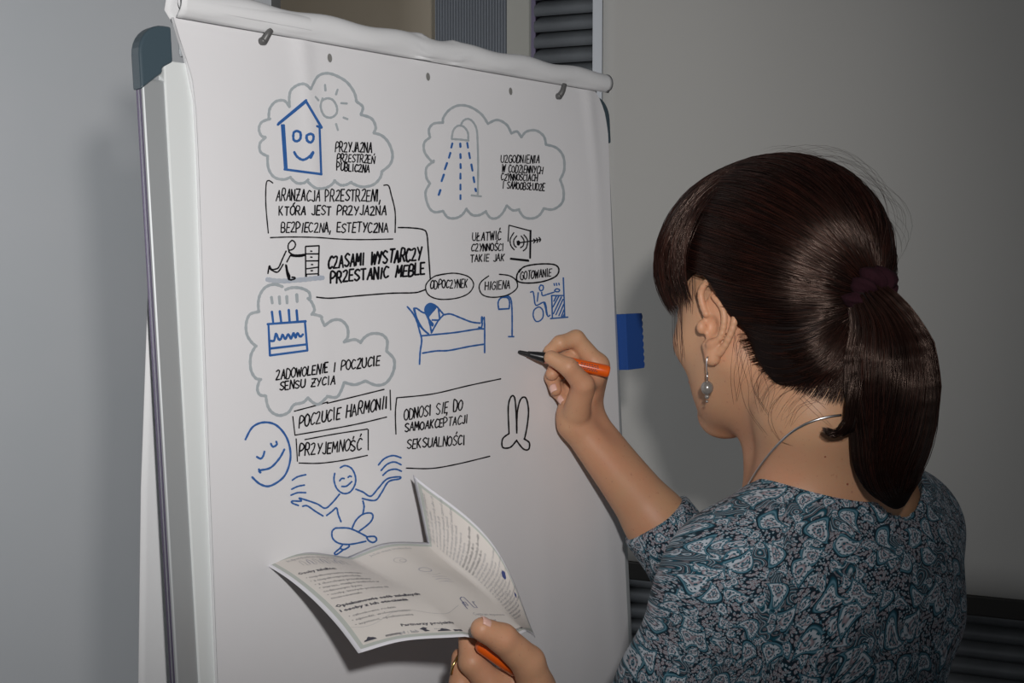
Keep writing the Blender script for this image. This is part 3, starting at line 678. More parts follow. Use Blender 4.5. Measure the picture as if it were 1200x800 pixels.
for a_ in [('PRZYJAZNA', 393.6, 177.5, 435.7, 178.5, 11.5, 1.5), ('PRZESTRZEŃ', 395.4, 189, 439, 191.3, 9, 1.4), ('PUBLICZNA', 395.4, 199, 433, 202, 8.5, 1.5),
          ('UZGODNIENIA', 586.9, 190, 632.5, 191, 9, 1.25), ('W CODZIENNYCH', 588, 201.5, 636.4, 203.3, 8.3, 1.25), ('CZYNNOŚCIACH', 587.3, 211, 630.3, 212, 7.8, 1.25), ('I SAMOOBSŁUDZE', 589, 220.5, 638.6, 223, 8, 1.25),
          ('ARANŻACJA PRZESTRZENI,', 323, 235, 446, 235.5, 13, 1.6), ('KTÓRA JEST PRZYJAZNA', 326.4, 251.8, 452, 251.5, 10.5, 1.6), ('BEZPIECZNA, ESTETYCZNA', 329, 272, 454.4, 272, 11, 1.6),
          ('CZASAMI WYSTARCZY', 385, 314.5, 492.5, 304.5, 14.5, 2.35), ('PRZESTANIC MEBLE', 388, 331.5, 495.6, 321.5, 13, 2.35),
          ('UŁATWIĆ', 552.5, 282, 587, 280.5, 9.5, 1.4), ('CZYNNOŚCI', 551, 294, 590, 293.5, 8.3, 1.35), ('TAKIE JAK', 550, 307, 591, 305.5, 8.3, 1.35),
          ('ODPOCZYNEK', 502.5, 338.3, 546, 336.5, 9.5, 1.4), ('HIGIENA', 567.5, 339.5, 597.5, 338, 9.5, 1.35), ('GOTOWANIE', 610.5, 328, 646, 323.5, 9, 1.3),
          ('ZADOWOLENIE I POCZUCIE', 322.9, 445, 444.4, 427.8, 11, 1.7), ('SENSU ŻYCIA', 327.4, 457, 393.3, 449.5, 9.5, 1.7),
          ('POCZUCIE HARMONII', 350.8, 501, 453, 478.5, 14, 1.7), ('PRZYJEMNOŚĆ', 350.8, 534, 423.6, 527, 13, 1.7),
          ('ODNOSI SIĘ DO', 472.5, 492, 539.5, 480, 12.5, 1.5), ('SAMOAKCEPTACJI', 473.5, 505.5, 546, 495.5, 9.5, 1.5), ('SEKSUALNOŚCI', 476, 525.5, 543, 520.5, 11, 1.5)]:
    letter(*a_)

#@@PART2
# ------------------------------------------------------------------ the woman
class Fr:
    def __init__(s, o, f, tilt=0):
        s.o = np.array(o, float); f = nrm((f[0], f[1], 0)); l = np.array([-f[1], f[0], 0]); u = np.array([0, 0, 1.])
        c_, s_ = math.cos(tilt), math.sin(tilt)      # tilt > 0: nods forward
        s.f = f * c_ - u * s_; s.u = u * c_ + f * s_; s.l = l; s.ax = [s.f, s.l, s.u]
    def __call__(s, a, b, c): return s.o + s.f * a + s.l * b + s.u * c
    def loc(s, p): d = np.asarray(p) - s.o; return np.stack([d @ s.f, d @ s.l, d @ s.u], -1)
    def rot(s, yaw=0, roll=0, pitch=0):
        R = Matrix.Rotation(yaw, 3, 'Z') @ Matrix.Rotation(roll, 3, 'X') @ Matrix.Rotation(pitch, 3, 'Y'); B = np.array(s.ax)
        return [sum(R[j][i] * B[j] for j in range(3)) for i in range(3)]
H = Fr((.247, 1.22, 1.490), (-.565, .825), math.radians(8))       # head: a forward, b to her left, c up
T = Fr((.300, 1.24, 0), (-.68, .733))                              # torso
SL = np.array(T(0.0, .156, 1.252)); SR = np.array(T(0.0, -.158, 1.252))
EL = np.array([.105, 1.195, 1.00]); WL = P(652, 858, 1.080)
ER = P(812, 668, 1.465); WR = P(683, 494, 1.470)

def skull(g):
    d = g.ell(H(-.012, 0, .055), (.096, .074, .086), H.ax)
    d = smin(d, g.ell(H(.034, 0, -.005), (.056, .069, .085), H.ax), .03)
    d = smin(d, g.ell(H(.034, 0, -.056), (.048, .050, .044), H.ax), .03)
    d = smin(d, g.cone(H(.0, .052, -.035), H(.075, .010, -.093), .020, .015), .03)
    d = smin(d, g.cone(H(.0, -.052, -.035), H(.075, -.010, -.093), .020, .015), .03)
    for s_ in (1, -1):
        d = smin(d, g.ell(H(.058, .040 * s_, -.018), (.024, .024, .02), H.ax), .02)      # cheekbone
        d = smax(d, -g.ell(H(.098, .031 * s_, .012), (.016, .017, .011), H.ax), .014)      # eye socket
        d = smin(d, g.ell(H(.077, .031 * s_, .010), (.014, .014, .012), H.ax), .004)
        d = smin(d, g.cone(H(.088, .012 * s_, .030), H(.078, .046 * s_, .030), .008, .006), .012)
    d = smin(d, g.cone(H(.093, 0, .012), H(.112, 0, -.020), .007, .0095), .012)            # nose
    for s_ in (1, -1): d = smin(d, g.ell(H(.102, .010 * s_, -.024), (.009, .007, .007), H.ax), .006)
    d = smin(d, g.ell(H(.090, 0, -.049), (.010, .022, .006), H.ax), .006)
    d = smin(d, g.ell(H(.088, 0, -.060), (.010, .019, .007), H.ax), .006)
    d = smin(d, g.ell(H(.078, 0, -.090), (.018, .020, .014), H.ax), .012)
    return d
def neck(g):
    d = g.cone(H(-.028, 0, -.02), H(-.045, 0, -.09), .053, .051)
    d = smin(d, g.cone(H(-.045, 0, -.09), T(-.005, 0, 1.28), .051, .060), .03)
    d = smin(d, g.cone(H(-.005, .040, -.045), T(.055, .012, 1.30), .016, .014), .02)        # sternomastoid
    d = smin(d, g.cone(H(-.005, -.040, -.045), T(.055, -.012, 1.30), .016, .014), .02)
    return d
def torso(g, e=0.0, skirt=False):
    d = g.cone(T(-.012, .125, 1.262), T(-.012, -.125, 1.262), .047 + e, .047 + e)
    d = smin(d, g.ell(T(.012, 0, 1.15), (.098 + e, .150 + e, .17), T.ax), .05)
    d = smin(d, g.ell(T(-.040, .045, 1.215), (.062 + e, .085 + e, .105 + e), T.ax), .05)
    d = smin(d, g.ell(T(-.040, -.045, 1.215), (.062 + e, .085 + e, .105 + e), T.ax), .05)
    d = smin(d, g.ell(T(.005, 0, .98), (.090 + e, .128 + e, .20), T.ax), .05)
    d = smin(d, g.ell(T(-.01, 0, .83), (.115 + e, .172 + e, .16 + e), T.ax), .05)
    for s_ in (1, -1):
        d = smin(d, g.ell(T(.082, .068 * s_, 1.12), (.055 + e, .06 + e, .058 + e), T.ax), .03)
        d = smin(d, g.cone(T(-.030, .030 * s_, 1.335), T(-.012, .125 * s_, 1.282), .032 + e, .026 + e), .04)   # trapezius
    return d
# --- head, neck and upper back
g = Grid((.02, 1.0, 1.16), (.50, 1.50, 1.66), .0028)
d = smin(skull(g), neck(g), .02); d = smin(d, torso(g), .045)
# faint shoulder blade, spine furrow and tendon relief
d = smax(d, -g.cone(T(-.118, .0, 1.30), T(-.122, 0, 1.15), .010), .03)
headV, headQ = g.mesh(d)
headV, headQ = crop_faces(headV, headQ, lambda V: V[:, 2] > 1.185)
# --- ear (finer grid)
def ear(side):
    c = H(-.002, .0705 * side, .000)
    yaw = math.radians(22) * side
    fw = H.f * math.cos(yaw) + H.l * math.sin(yaw); ow = np.cross(H.u, fw) * side; ow = ow / np.linalg.norm(ow)
    up = H.u * math.cos(.16) - fw * math.sin(.16); fw = fw * math.cos(.16) + H.u * math.sin(.16)
    E = lambda a, b, u_: c + fw * a * 1.08 + ow * (b * 1.1 + .006) + up * (u_ * 1.24 - .003)
    R = [fw, ow, up]
    g = Grid(c - .052, c + .052, .0010)
    d = g.ell(E(-.004, .0, .004), (.0165, .0032, .0285), R)
    d = smin(d, g.ell(E(.002, -.008, -.001), (.010, .009, .021), R), .006)
    hx = catmull([E(.002, .004, .000), E(.010, .003, .010), E(.013, .004, .022), E(.004, .006, .031), E(-.010, .006, .029), E(-.019, .006, .016), E(-.020, .006, .001), E(-.015, .005, -.012), E(-.008, .003, -.022)], 3)
    for i in range(len(hx) - 1): d = smin(d, g.cone(hx[i], hx[i + 1], .0030), .0015)
    ax_ = catmull([E(.002, .005, -.016), E(-.008, .006, -.011), E(-.0115, .007, .001), E(-.009, .007, .011), E(.0, .006, .019)], 3)
    for i in range(len(ax_) - 1): d = smin(d, g.cone(ax_[i], ax_[i + 1], .0026), .002)
    d = smax(d, -g.ell(E(.002, .006, -.003), (.0075, .0085, .0105), R), .003)
    d = smin(d, g.ell(E(.0115, .002, -.004), (.0045, .0048, .0065), R), .003)
    d = smin(d, g.cone(E(-.001, .001, -.018), E(.000, .000, -.027), .0062, .0066), .006)
    d = smin(d, g.cone(E(.008, -.002, -.018), E(.001, .0, -.025), .004, .005), .006)
    return g.mesh(d), E
(eV, eQ), EE = ear(1); (e2V, e2Q), _ = ear(-1)

# --- right hand with forearm
def arm_hand(elbow, wrist, rE, wr2, fingers, palm, lo_pad=.03, h=.0014, webs=(), creases=()):
    pts = np.array([p for f in fingers for p in f[0]] + [elbow, wrist] + [p for q in palm for p in q[:2]])
    g = Grid(pts.min(0) - lo_pad - .03, pts.max(0) + lo_pad + .03, h)
    m = elbow + (wrist - elbow) * .33
    d = g.cone(elbow, m, rE * .98, rE); d = smin(d, g.cone(m, wr2[0][0], rE * .93, wr2[0][1]), .012)
    d = smin(d, g.cone(m, wr2[1][0], rE * .90, wr2[1][1]), .012); d = smin(d, g.cone(wr2[0][0], wr2[1][0], wr2[0][1], wr2[1][1]), .01)
    for a_, b, ra, rb in palm: d = smin(d, g.cone(a_, b, ra, rb), .010)
    for pt, rd, k in fingers:
        c = g.chain(pt, rd, .0035); d = smin(d, c, k)
    for a_, b, r, k in webs: d = smin(d, g.cone(a_, b, r), k)
    for a_, b, r in creases: d = smax(d, -g.cone(a_, b, r), .002)
    return g.mesh(d)
PEN0 = BP(*hit(607, 412, PO + .001), PO + .001); PEN1 = P(714, 435.5, PEN0[1] + .004)
iM = P(700, 428, 1.454); mM = P(700, 434, 1.470); rM = P(695, 441, 1.483); pM = P(689, 450, 1.493)
W1 = P(673, 496, 1.452); W2 = P(690, 491, 1.477)
pip = P(675, 397, 1.446)
RF = [([iM, pip, P(656, 402, 1.436), P(644, 411, 1.437)], [.0122, .0100, .0085, .0070], .005),
      ([mM, P(682, 410, 1.460), P(654, 425, 1.444), P(647, 438, 1.434)], [.0118, .0100, .0086, .0075], .003),
      ([rM, P(672, 426, 1.470), P(647, 442, 1.450), P(651, 456, 1.440)], [.0115, .0096, .0082, .0072], .002),
      ([pM, P(672, 448, 1.478), P(653, 458, 1.459), P(660, 468, 1.449)], [.0105, .0086, .0074, .0065], .002),
      ([P(676, 482, 1.440), P(683, 450, 1.419), P(666, 430, 1.409), P(646, 419, 1.413)], [.0155, .0122, .0102, .0082], .005)]
palmR = [(P(677, 486, 1.460), iM, .016, .014), (P(684, 486, 1.472), mM, .016, .014), (P(686, 486, 1.478), rM, .016, .013), (P(684, 486, 1.482), pM, .016, .012),
         (P(668, 482, 1.457), P(669, 456, 1.457), .014, .011)]
rhV, rhQ = arm_hand(ER, WR, .0365, [(W1, .0180), (W2, .0180)], RF, palmR, webs=[(P(686, 456, 1.428), P(696, 444, 1.447), .008, .010)])
# --- left hand holding the leaflet
liM = P(628, 800, 1.095); lmM = P(632, 820, 1.105)
LF = [([liM, P(574, 800, 1.080), P(553, 775, 1.075), P(549, 742, 1.087)], [.0138, .0125, .0112, .0092], .005),
      ([lmM, P(566, 822, 1.095), P(540, 800, 1.087), P(540, 770, 1.101)], [.0132, .0118, .0098, .0082], .003),
      ([P(634, 842, 1.113), P(572, 846, 1.105), P(545, 828, 1.097), P(545, 800, 1.110)], [.0125, .0108, .0090, .0078], .003),
      ([P(636, 862, 1.117), P(590, 870, 1.113), P(560, 858, 1.107), P(556, 836, 1.115)], [.0112, .0090, .0078, .0068], .003),
      ([P(636, 826, 1.070), P(619, 776, 1.057), P(589, 748, 1.043), P(565, 737, 1.035)], [.0165, .0142, .0122, .0098], .006)]
palmL = [(P(648, 850, 1.080), liM, .017, .015), (P(652, 856, 1.085), lmM, .017, .015), (P(654, 862, 1.090), P(634, 842, 1.113), .016, .014), (P(656, 866, 1.095), P(636, 862, 1.117), .015, .013)]
lhV, lhQ = arm_hand(EL, WL, .041, [(P(644, 866, 1.070), .020), (P(658, 868, 1.095), .020)], LF, palmL, webs=[(P(630, 800, 1.075), P(622, 802, 1.085), .011, .012)])
# --- hidden trunk, upper arms and legs (coarse)
g = Grid((-.05, .95, .03), (.62, 1.62, 1.30), .008)
hipL, hipR = T(-.01, .085, .84), T(-.01, -.085, .84); kL, kR = T(.01, .09, .47), T(.01, -.09, .47); aL, aR = T(-.02, .09, .09), T(-.02, -.09, .09)
d = torso(g, -.004); d = smin(d, g.chain([SL, EL], [.043, .037], .01), .02); d = smin(d, g.chain([SR, ER], [.043, .037], .01), .02)
for a_, b, c in ((hipL, kL, aL), (hipR, kR, aR)): d = smin(d, g.chain([a_, b, c], [.078, .048, .033], .02), .03)
trV, trQ = g.mesh(d); trV, trQ = crop_faces(trV, trQ, lambda V: V[:, 2] < 1.22)
bodyV, bodyQ = cat([(headV, headQ), (eV, eQ), (e2V, e2Q), (rhV, rhQ), (lhV, lhQ), (trV, trQ)])
woman = empty('person', T(0, 0, 0), 'woman with a dark ponytail and teal paisley top writing on the pad', 'person')
body = link_mesh('body', np_mesh('body', bodyV, bodyQ), M['skin'], woman)
bvh = BVHTree.FromPolygons([Vector(map(float, v)) for v in bodyV], [tuple(map(int, q)) for q in bodyQ])
CAM = Vector((0, 0, CAMZ))
def on_skin(px, py, off=.001):
    h_, n, i, dd = bvh.ray_cast(CAM, Vector(ray(px, py)).normalized())
    return None if h_ is None else np.array(h_ + n * off)
# moles on the neck, cheek and back
for px, py, r in ((838, 427, .0011), (967, 535, .0009), (993, 567, .0011)):
    p = on_skin(px, py, 0)
    if p is not None: MB().sphere(p, r, 10, 6).build('mole', M['mole'], body, True)
# nails
def nail(p, tip_dir, out, w_, l_):
    t = nrm(tip_dir); o = nrm(np.array(out) - t * (np.array(out) @ t)); s_ = np.cross(t, o); V = []; Fc = []
    for j in range(6):
        for i in range(7):
            u = (i / 6 - .5) * 2; v = j / 5; wd = w_ * (1 - .25 * (v - .5) ** 2 * 2)
            V.append(np.array(p) + s_ * u * wd + t * (v - .5) * l_ + o * (-.28 * wd * u * u * 1.3 - .0005 * (v * 2 - 1) ** 2))
    Fc = [(j * 7 + i, j * 7 + i + 1, j * 7 + i + 8, j * 7 + i + 7) for j in range(5) for i in range(6)]
    o_ = mesh_obj('fingernail', V, Fc, M['nail'], body, True); sm = o_.modifiers.new('s', 'SOLIDIFY'); sm.thickness = .0006; sm.offset = 0
tocam = lambda p: nrm(np.array([0, 0, CAMZ]) - p)
for pts, rad, ov in ((LF[4], .0098, (0, -.3, .8)), (RF[2], .0074, (-.2, -1, -.3)), (RF[3], .0066, (-.2, -1, -.3))):
    a_, b = pts[0][-2], pts[0][-1]; t = nrm(b - a_); o_ = nrm(np.array(ov)); o_ = nrm(o_ - t * (o_ @ t))
    nail(b + o_ * (rad + .0002) + t * .001, t, o_, rad * .62, .0095)
# eyes, brows, lips (turned away from this camera)
for s_ in (1, -1):
    e_ = MB().sphere(H(.0785, .031 * s_, .011), .0125, 16, 10).build('eye', M['eye'], woman, True)
    MB().sphere(H(.0872, .031 * s_, .009), .0052, 12, 8).build('iris', M['iris'], e_, True)
    MB().tube(catmull([H(.0975, .012 * s_, .030), H(.0955, .030 * s_, .036), H(.083, .048 * s_, .030)], 4), .0022, 6).build('eyebrow', M['hair'], woman, True)
MB().tube([H(.0985, .020, -.055), H(.1015, 0, -.0535), H(.0985, -.020, -.055)], .0028, 8).build('lips', M['lip'], woman, True)

# --- top: one printed garment with elbow sleeves and a wide neckline
g = Grid((-.03, .95, .66), (.64, 1.66, 1.44), .0034)
d = torso(g, .011)
def sleeve(g, S, E_, W_, r0, r1, r2, ln_=.03):
    dr0 = nrm(W_ - E_); end = E_ + dr0 * ln_
    up_ = g.chain([S, S + (E_ - S) * .5, E_], [r0, (r0 + r1) / 2 + .002, r1], .02)
    return smin(up_, smax(g.cone(E_, end + dr0 * .02, r1, r2), g.plane(end, dr0), .003), .01), end, dr0
dl, endL, dirL = sleeve(g, SL, EL, WL, .053, .050, .048)
dr, endR, dirR = sleeve(g, SR, ER, WR, .055, .049, .0435, .075)
d = smin(d, dl, .04); d = smin(d, dr, .045)
d = smax(d, -(g.Z - .72) + 0 * g.X, .004)
# soft drape folds
fold = .0022 * np.sin((g.X * .8 - g.Y * .2 + g.Z * 1.1) * 70 + 2.2 * np.sin(g.Z * 14) + 1.5 * np.sin(g.Y * 17)) * np.exp(-((g.Z - 1.16) / .09) ** 2)
fold = fold + .0020 * np.sin(g.X * 34 + g.Z * 9) * np.exp(-((g.Z - .95) / .12) ** 2)
d = d + fold
# neckline: slanted oval around the neck
NC = T(.030, -.006, 1.335)
ea = (g.X - NC[0]) * T.f[0] + (g.Y - NC[1]) * T.f[1]; eb = (g.X - NC[0]) * T.l[0] + (g.Y - NC[1]) * T.l[1]
hole = (np.sqrt((ea / .122) ** 2 + (eb / .108) ** 2) - 1) * .10
hole = smax(hole, -(g.Z - 1.20) + 0 * g.X, .01)
d = smax(d, -hole, .0035)
# keep only cloth above the skin near the neck: hollow out
dV, dQ = g.mesh(d)
def cloth_uv(V):
    # lay the cloth flat: across the back, over the shoulders and round the sides
    L = T.loc(V); a_, b_, c_ = L[:, 0], L[:, 1], L[:, 2]
    side = np.clip((np.abs(b_) - .10) / .08, 0, 1) * np.clip((1.34 - c_) / .16, 0, 1); side = side * side * (3 - 2 * side)
    u = b_ + np.sign(b_) * (a_ + .08) * side; v = c_ + (a_ + .08) * (1 - side) * .85
    out = np.stack([u, v, np.zeros_like(u)], 1)
    for S, E_, en, k in ((SR, ER, endR, 2),):
        for a_, b in ((S, E_), (E_, en)):
            ax = nrm(b - a_); t = (V - a_) @ ax; pr = V - a_ - t[:, None] * ax; r = np.linalg.norm(pr, axis=1)
            m = (r < .074) & (t > (.085 if a_ is S else 0)) & (t < np.linalg.norm(b - a_) + .02)
            m &= ~((a_ is S) & (L[:, 1] * (1 if k == 1 else -1) < .165))
            e1 = nrm(np.cross(ax, (0, 0, 1.))); e2 = np.cross(ax, e1); an = np.arctan2(pr @ e1, pr @ e2)
            base = 0 if a_ is S else np.linalg.norm(E_ - S)
            out[m] = np.stack([an * .052 + 3 * k, t + base, np.zeros_like(t)], 1)[m]
    return out
me = np_mesh('paisley_top', dV, dQ); at = me.attributes.new('cloth', 'FLOAT_VECTOR', 'POINT'); at.data.foreach_set('vector', cloth_uv(dV).astype(np.float32).ravel())
top = link_mesh('paisley_top', me, M['dress'], woman); top['label'] = 'top printed with teal and white paisley'
# trousers and shoes
g = Grid((-.02, .90, .05), (.62, 1.55, .90), .008)
d = smin(smax(torso(g, .004), (g.Z - .80) + 0 * g.X, .003), g.chain([hipL, kL, aL], [.086, .060, .052], .02), .02); d = smin(d, g.chain([hipR, kR, aR], [.086, .060, .052], .02), .02)
d = smax(d, -(g.Z - .085) + 0 * g.X, .003); v, q = g.mesh(d); link_mesh('trousers', np_mesh('trousers', v, q), M['trouser'], woman)
for an in (aL, aR):
    g = Grid(an - .22, an + .22, .005); base = np.array([an[0], an[1], 0])
    d = smin(g.ell(base + T.f * .03 + (0, 0, .028), (.115, .042, .045), T.ax), g.cone(an + (0, 0, .02), base + (0, 0, .05), .036, .036), .03); d = smax(d, -(g.Z - .002) + 0 * g.X, .002)
    v, q = g.mesh(d); link_mesh('shoe', np_mesh('shoe', v, q), M['shoe'], woman)

# --- hair: a shaped mass plus real strands
HC0 = np.array([-.008, 0, .052])
TIE = H(-.126, -.002, .006)
def hairR(dirs):
    """distance from the hair centre to the hair surface, in head axes"""
    a_, b, c = dirs[:, 0], dirs[:, 1], dirs[:, 2]
    r = 1 / np.sqrt((a_ / np.where(a_ > 0, .114, .120)) ** 2 + (b / .092) ** 2 + (c / .100) ** 2)
    # second bulge: the hair swept in over the nape
    q = np.array([.062, .066, .074]); o = (HC0 - np.array([-.050, 0, -.024])) / q; d2 = dirs / q
    A_ = (d2 ** 2).sum(1); B_ = d2 @ o; C_ = (o ** 2).sum() - 1; ds = B_ ** 2 - A_ * C_
    r2 = np.where(ds > 0, (-B_ + np.sqrt(np.maximum(ds, 0))) / A_, 0)
    return -smin(-r, -r2, .012)
def covered(L):
    """hairline test in head coordinates"""
    a_, b, c = L[:, 0], L[:, 1], L[:, 2]
    line = np.interp(a_, [-.13, -.085, -.060, -.038, -.026, -.015, .000, .022, .045, .07, .13], [-.120, -.115, -.086, -.044, -.012, .024, .046, .046, .036, .044, .058])
    return c > line
g = Grid(H.o - np.array([.19, .19, .14]), H.o + np.array([.19, .19, .20]), .0032)
X, Y, Z = np.broadcast_arrays(g.X, g.Y, g.Z)
Lg = H.loc(np.stack([X.ravel(), Y.ravel(), Z.ravel()], 1)); dl_ = Lg - HC0; rn = np.linalg.norm(dl_, axis=1) + 1e-9
hr = hairR(dl_ / rn[:, None]); f = (rn - hr * (1 + .0 * rn)).reshape(X.shape)
line = np.interp(Lg[:, 0], [-.13, -.085, -.060, -.038, -.026, -.015, .000, .022, .045, .07, .13], [-.120, -.115, -.086, -.044, -.012, .024, .046, .046, .036, .044, .058])
f = smax(f, (line - Lg[:, 2]).reshape(X.shape) * .8, .012)
f = smax(f, -(rn - hr * .86).reshape(X.shape) * 0 - 1, .0) if False else f
f = smin(f, g.cone(H(-.095, 0, .012), TIE, .030, .014), .03)
hv, hq = g.mesh(f)
PT = [(1012, 343, 1.112, .016), (1030, 372, 1.108, .026), (1041, 410, 1.104, .036), (1046, 455, 1.100, .038), (1046, 500, 1.100, .0345), (1042, 540, 1.102, .029), (1045, 565, 1.104, .023), (1050, 584, 1.104, .011)]
pc = [P(*p[:3]) for p in PT]; prr = [p[3] for p in PT]
g = Grid(np.min(pc, 0) - .06, np.max(pc, 0) + .06, .003)
f = g.chain(pc, [r * .84 for r in prr], .006)
f = smin(f, g.cone(P(1015, 480, 1.098), P(985, 506, 1.092), .012, .005), .006)
pv, pq = g.mesh(f)
hair = link_mesh('hair', np_mesh('hair', *cat([(hv, hq), (pv, pq)])), M['hair'], woman)
class Strands:
    def __init__(s): s.P = []; s.R = []; s.G = []
    def add(s, pts, r): s.P.append(np.asarray(pts)); s.R.append(r)
    def build(s, name, m, parent):
        Vs = []; Qs = []; n0 = 0
        for p, r in zip(s.P, s.R):
            k = len(p); t = np.gradient(p, axis=0); t /= np.linalg.norm(t, axis=1)[:, None] + 1e-12
            ref = np.array([.3, .5, .81]); u = np.cross(t, ref); u /= np.linalg.norm(u, axis=1)[:, None] + 1e-12; v = np.cross(t, u)
            taper = np.minimum(1, np.minimum(np.arange(k), np.arange(k)[::-1]) / 2 + .25) * r
            ring = np.stack([p + taper[:, None] * (math.cos(q) * u + math.sin(q) * v) for q in (0, 2.094, 4.189)], 1).reshape(-1, 3)
            i = np.arange(k - 1)[:, None] * 3; j = np.arange(3)[None]; jn = (j + 1) % 3
            Q = np.stack([i + j, i + jn, i + 3 + jn, i + 3 + j], -1).reshape(-1, 4) + n0
            Vs.append(ring); Qs.append(Q); n0 += len(ring)
        o = link_mesh(name, np_mesh(name, np.concatenate(Vs), np.concatenate(Qs)), m, parent); return o
rng = np.random.default_rng(3)
tieL = H.loc(TIE) - HC0; tdir = nrm(tieL)
for k_ in ('hairs', 'hairr'): M[k_].node_tree.nodes['Principled BSDF'].inputs['Specular Tint'].default_value = (1.0, .72, .60, 1)
def combed(root, k=18, lift=0., wob=.001):
    """strand from a root direction (head axes) round the head to the tie"""
    d0 = nrm(root); om = math.acos(np.clip(d0 @ tdir, -1, 1)); ts = np.linspace(0, 1, k)
    dd = (np.sin((1 - ts) * om)[:, None] * d0 + np.sin(ts * om)[:, None] * tdir) / (math.sin(om) + 1e-9)
    sag = np.sin(ts * math.pi) * np.array([0.]) if False else 0
    dd = dd / np.linalg.norm(dd, axis=1)[:, None]
    r = hairR(dd); tl = np.linalg.norm(tieL)
    blend = np.clip((dd @ tdir - .86) / .14, 0, 1) ** 1.5
    r = r * (1 + lift * np.sin(ts * math.pi)) * (1 - blend) + blend * (tl * .99)
    L = HC0 + dd * r[:, None]
    ph = rng.uniform(0, 6.28, 3); L = L + wob * np.sin(ts[:, None] * 5 + ph) * np.sin(ts * math.pi)[:, None]
    return H.o + L @ np.array(H.ax)
st = Strands(); sr_ = Strands()
cnt = 0
LX, LY = [-.13, -.085, -.060, -.038, -.026, -.015, .000, .022, .045, .07, .13], [-.12, -.115, -.086, -.044, -.012, .024, .046, .046, .036, .044, .058]
while cnt < 4200:
    dr_ = nrm(rng.normal(size=3)); L = (HC0 + dr_ * hairR(dr_[None])[0])[None]
    if not covered(L)[0]: continue
    if dr_ @ tdir > .93: continue
    # clumps: pull roots to a coarse set of lock centres
    lock = np.round(dr_ * 9) / 9; dr2 = nrm(dr_ * .72 + lock * .28)
    lv = rng.normal(0, .006) + .004 * math.sin(dr_[2] * 30 + dr_[0] * 14)
    q_ = combed(dr2, lift=lv + .008, wob=rng.uniform(.0006, .0016)); Lq = H.loc(q_)
    if np.any((Lq[:, 1] > .03) & (Lq[:, 0] > -.07) & (Lq[:, 2] < np.interp(Lq[:, 0], LX, LY) - .001)): cnt += .1; continue
    (sr_ if (rng.random() < .22 or (L[0][0] > .03 and rng.random() < .5)) else st).add(q_, rng.uniform(.00022, .00042)); cnt += 1
# fringe strands from the crown forward and down over the forehead and temple
for i in range(1500):
    a0 = math.radians(rng.uniform(-62, 80)); d0 = nrm((.02 + rng.normal(0, .10), math.sin(a0) * .55, 1)); ze = rng.uniform(-.40, -.12)
    d1 = nrm((math.cos(a0), math.sin(a0) * .95, ze)); om = math.acos(d0 @ d1); ts = np.linspace(rng.uniform(0, .25), 1, 14)
    dd = (np.sin((1 - ts) * om)[:, None] * d0 + np.sin(ts * om)[:, None] * d1) / math.sin(om); dd /= np.linalg.norm(dd, axis=1)[:, None]
    lf_ = rng.uniform(.01, .045); rr = hairR(dd) * (1.0 + (lf_ + .05) * np.sin(np.minimum(ts * 1.25, 1) * math.pi / 2) ** 2) * (1 - .03 * np.clip(ts - .8, 0, 1) * 5)
    L = HC0 + dd * rr[:, None]; ph = rng.uniform(0, 6.28, 3); L = L + .0012 * np.sin(ts[:, None] * 6 + ph)
    (st if rng.random() < .35 else sr_).add(H.o + L @ np.array(H.ax), rng.uniform(.0002, .00038))
# temple wisps in front of the ear and nape wisps on the neck
for i in range(0):
    a0 = rng.uniform(.030, .062); p0 = np.array([a0, .080, .05]); p1 = np.array([a0 + rng.normal(.006, .004), .080 + rng.normal(0, .001), .0]); p2 = p1 + np.array([.004, -.006, -rng.uniform(.02, .06)])
    sr_.add(H.o + np.array(catmull([p0, p1, p2], 6)) @ np.array(H.ax), .00022)
def skin_path(pix, off=.0012, n=6):
    out = []
    for px, py in catmull(pix, n):
        p = on_skin(px, py, off)
        if p is not None: out.append(p)
    return out
wis = [[(866, 385), (868, 420), (874, 450), (880, 480), (900, 507)], [(872, 395), (878, 420), (884, 455), (905, 490)], [(880, 410), (872, 440), (866, 470)], [(868, 380), (862, 410), (858, 440), (862, 470)],
       [(890, 430), (905, 455), (900, 480)], [(960, 462), (935, 455), (912, 470), (904, 492), (915, 515), (930, 520)], [(958, 470), (935, 478), (925, 500)], [(970, 478), (955, 465), (935, 450), (915, 445)], [(935, 590), (950, 585), (968, 592)],
       [(885, 400), (892, 430), (885, 460)], [(900, 430), (890, 450), (893, 480)], [(925, 440), (905, 460), (898, 485)], [(975, 500), (955, 480), (938, 462)]]
for wq in wis:
    for k in range(2):
        j = rng.normal(0, 2.2, 2); p = skin_path([(x + j[0] + rng.normal(0, 1.2), y + j[1] + rng.normal(0, 1.2)) for x, y in wq])
        if len(p) > 4: sr_.add(np.array(p), .00011)
for i in range(620):   # slack lower hair swept up from the nape to the tie
    x = rng.uniform(864, 985); y = np.interp(x, [862, 880, 905, 935, 960, 985], [392, 422, 446, 459, 467, 474]) + rng.normal(0, 2.5)
    a_ = on_skin(x, y, .0015)
    if a_ is None: continue
    ts = np.linspace(0, 1, 16)[:, None]; e_ = TIE + rng.normal(0, .004, 3); L = H.loc(a_ * (1 - ts) + e_ * ts) - HC0; rn = np.linalg.norm(L, axis=1)
    want = hairR(L / rn[:, None]) * (1.0 + .03 * rng.random()); k_ = np.clip(ts[:, 0] / .35, 0, 1) * np.clip((1 - ts[:, 0]) / .25, 0, 1); r_ = rn + np.maximum(want - rn, 0) * k_
    L = HC0 + L / rn[:, None] * r_[:, None]; (sr_ if rng.random() < .25 else st).add(H.o + L @ np.array(H.ax), rng.uniform(.0002, .00034))
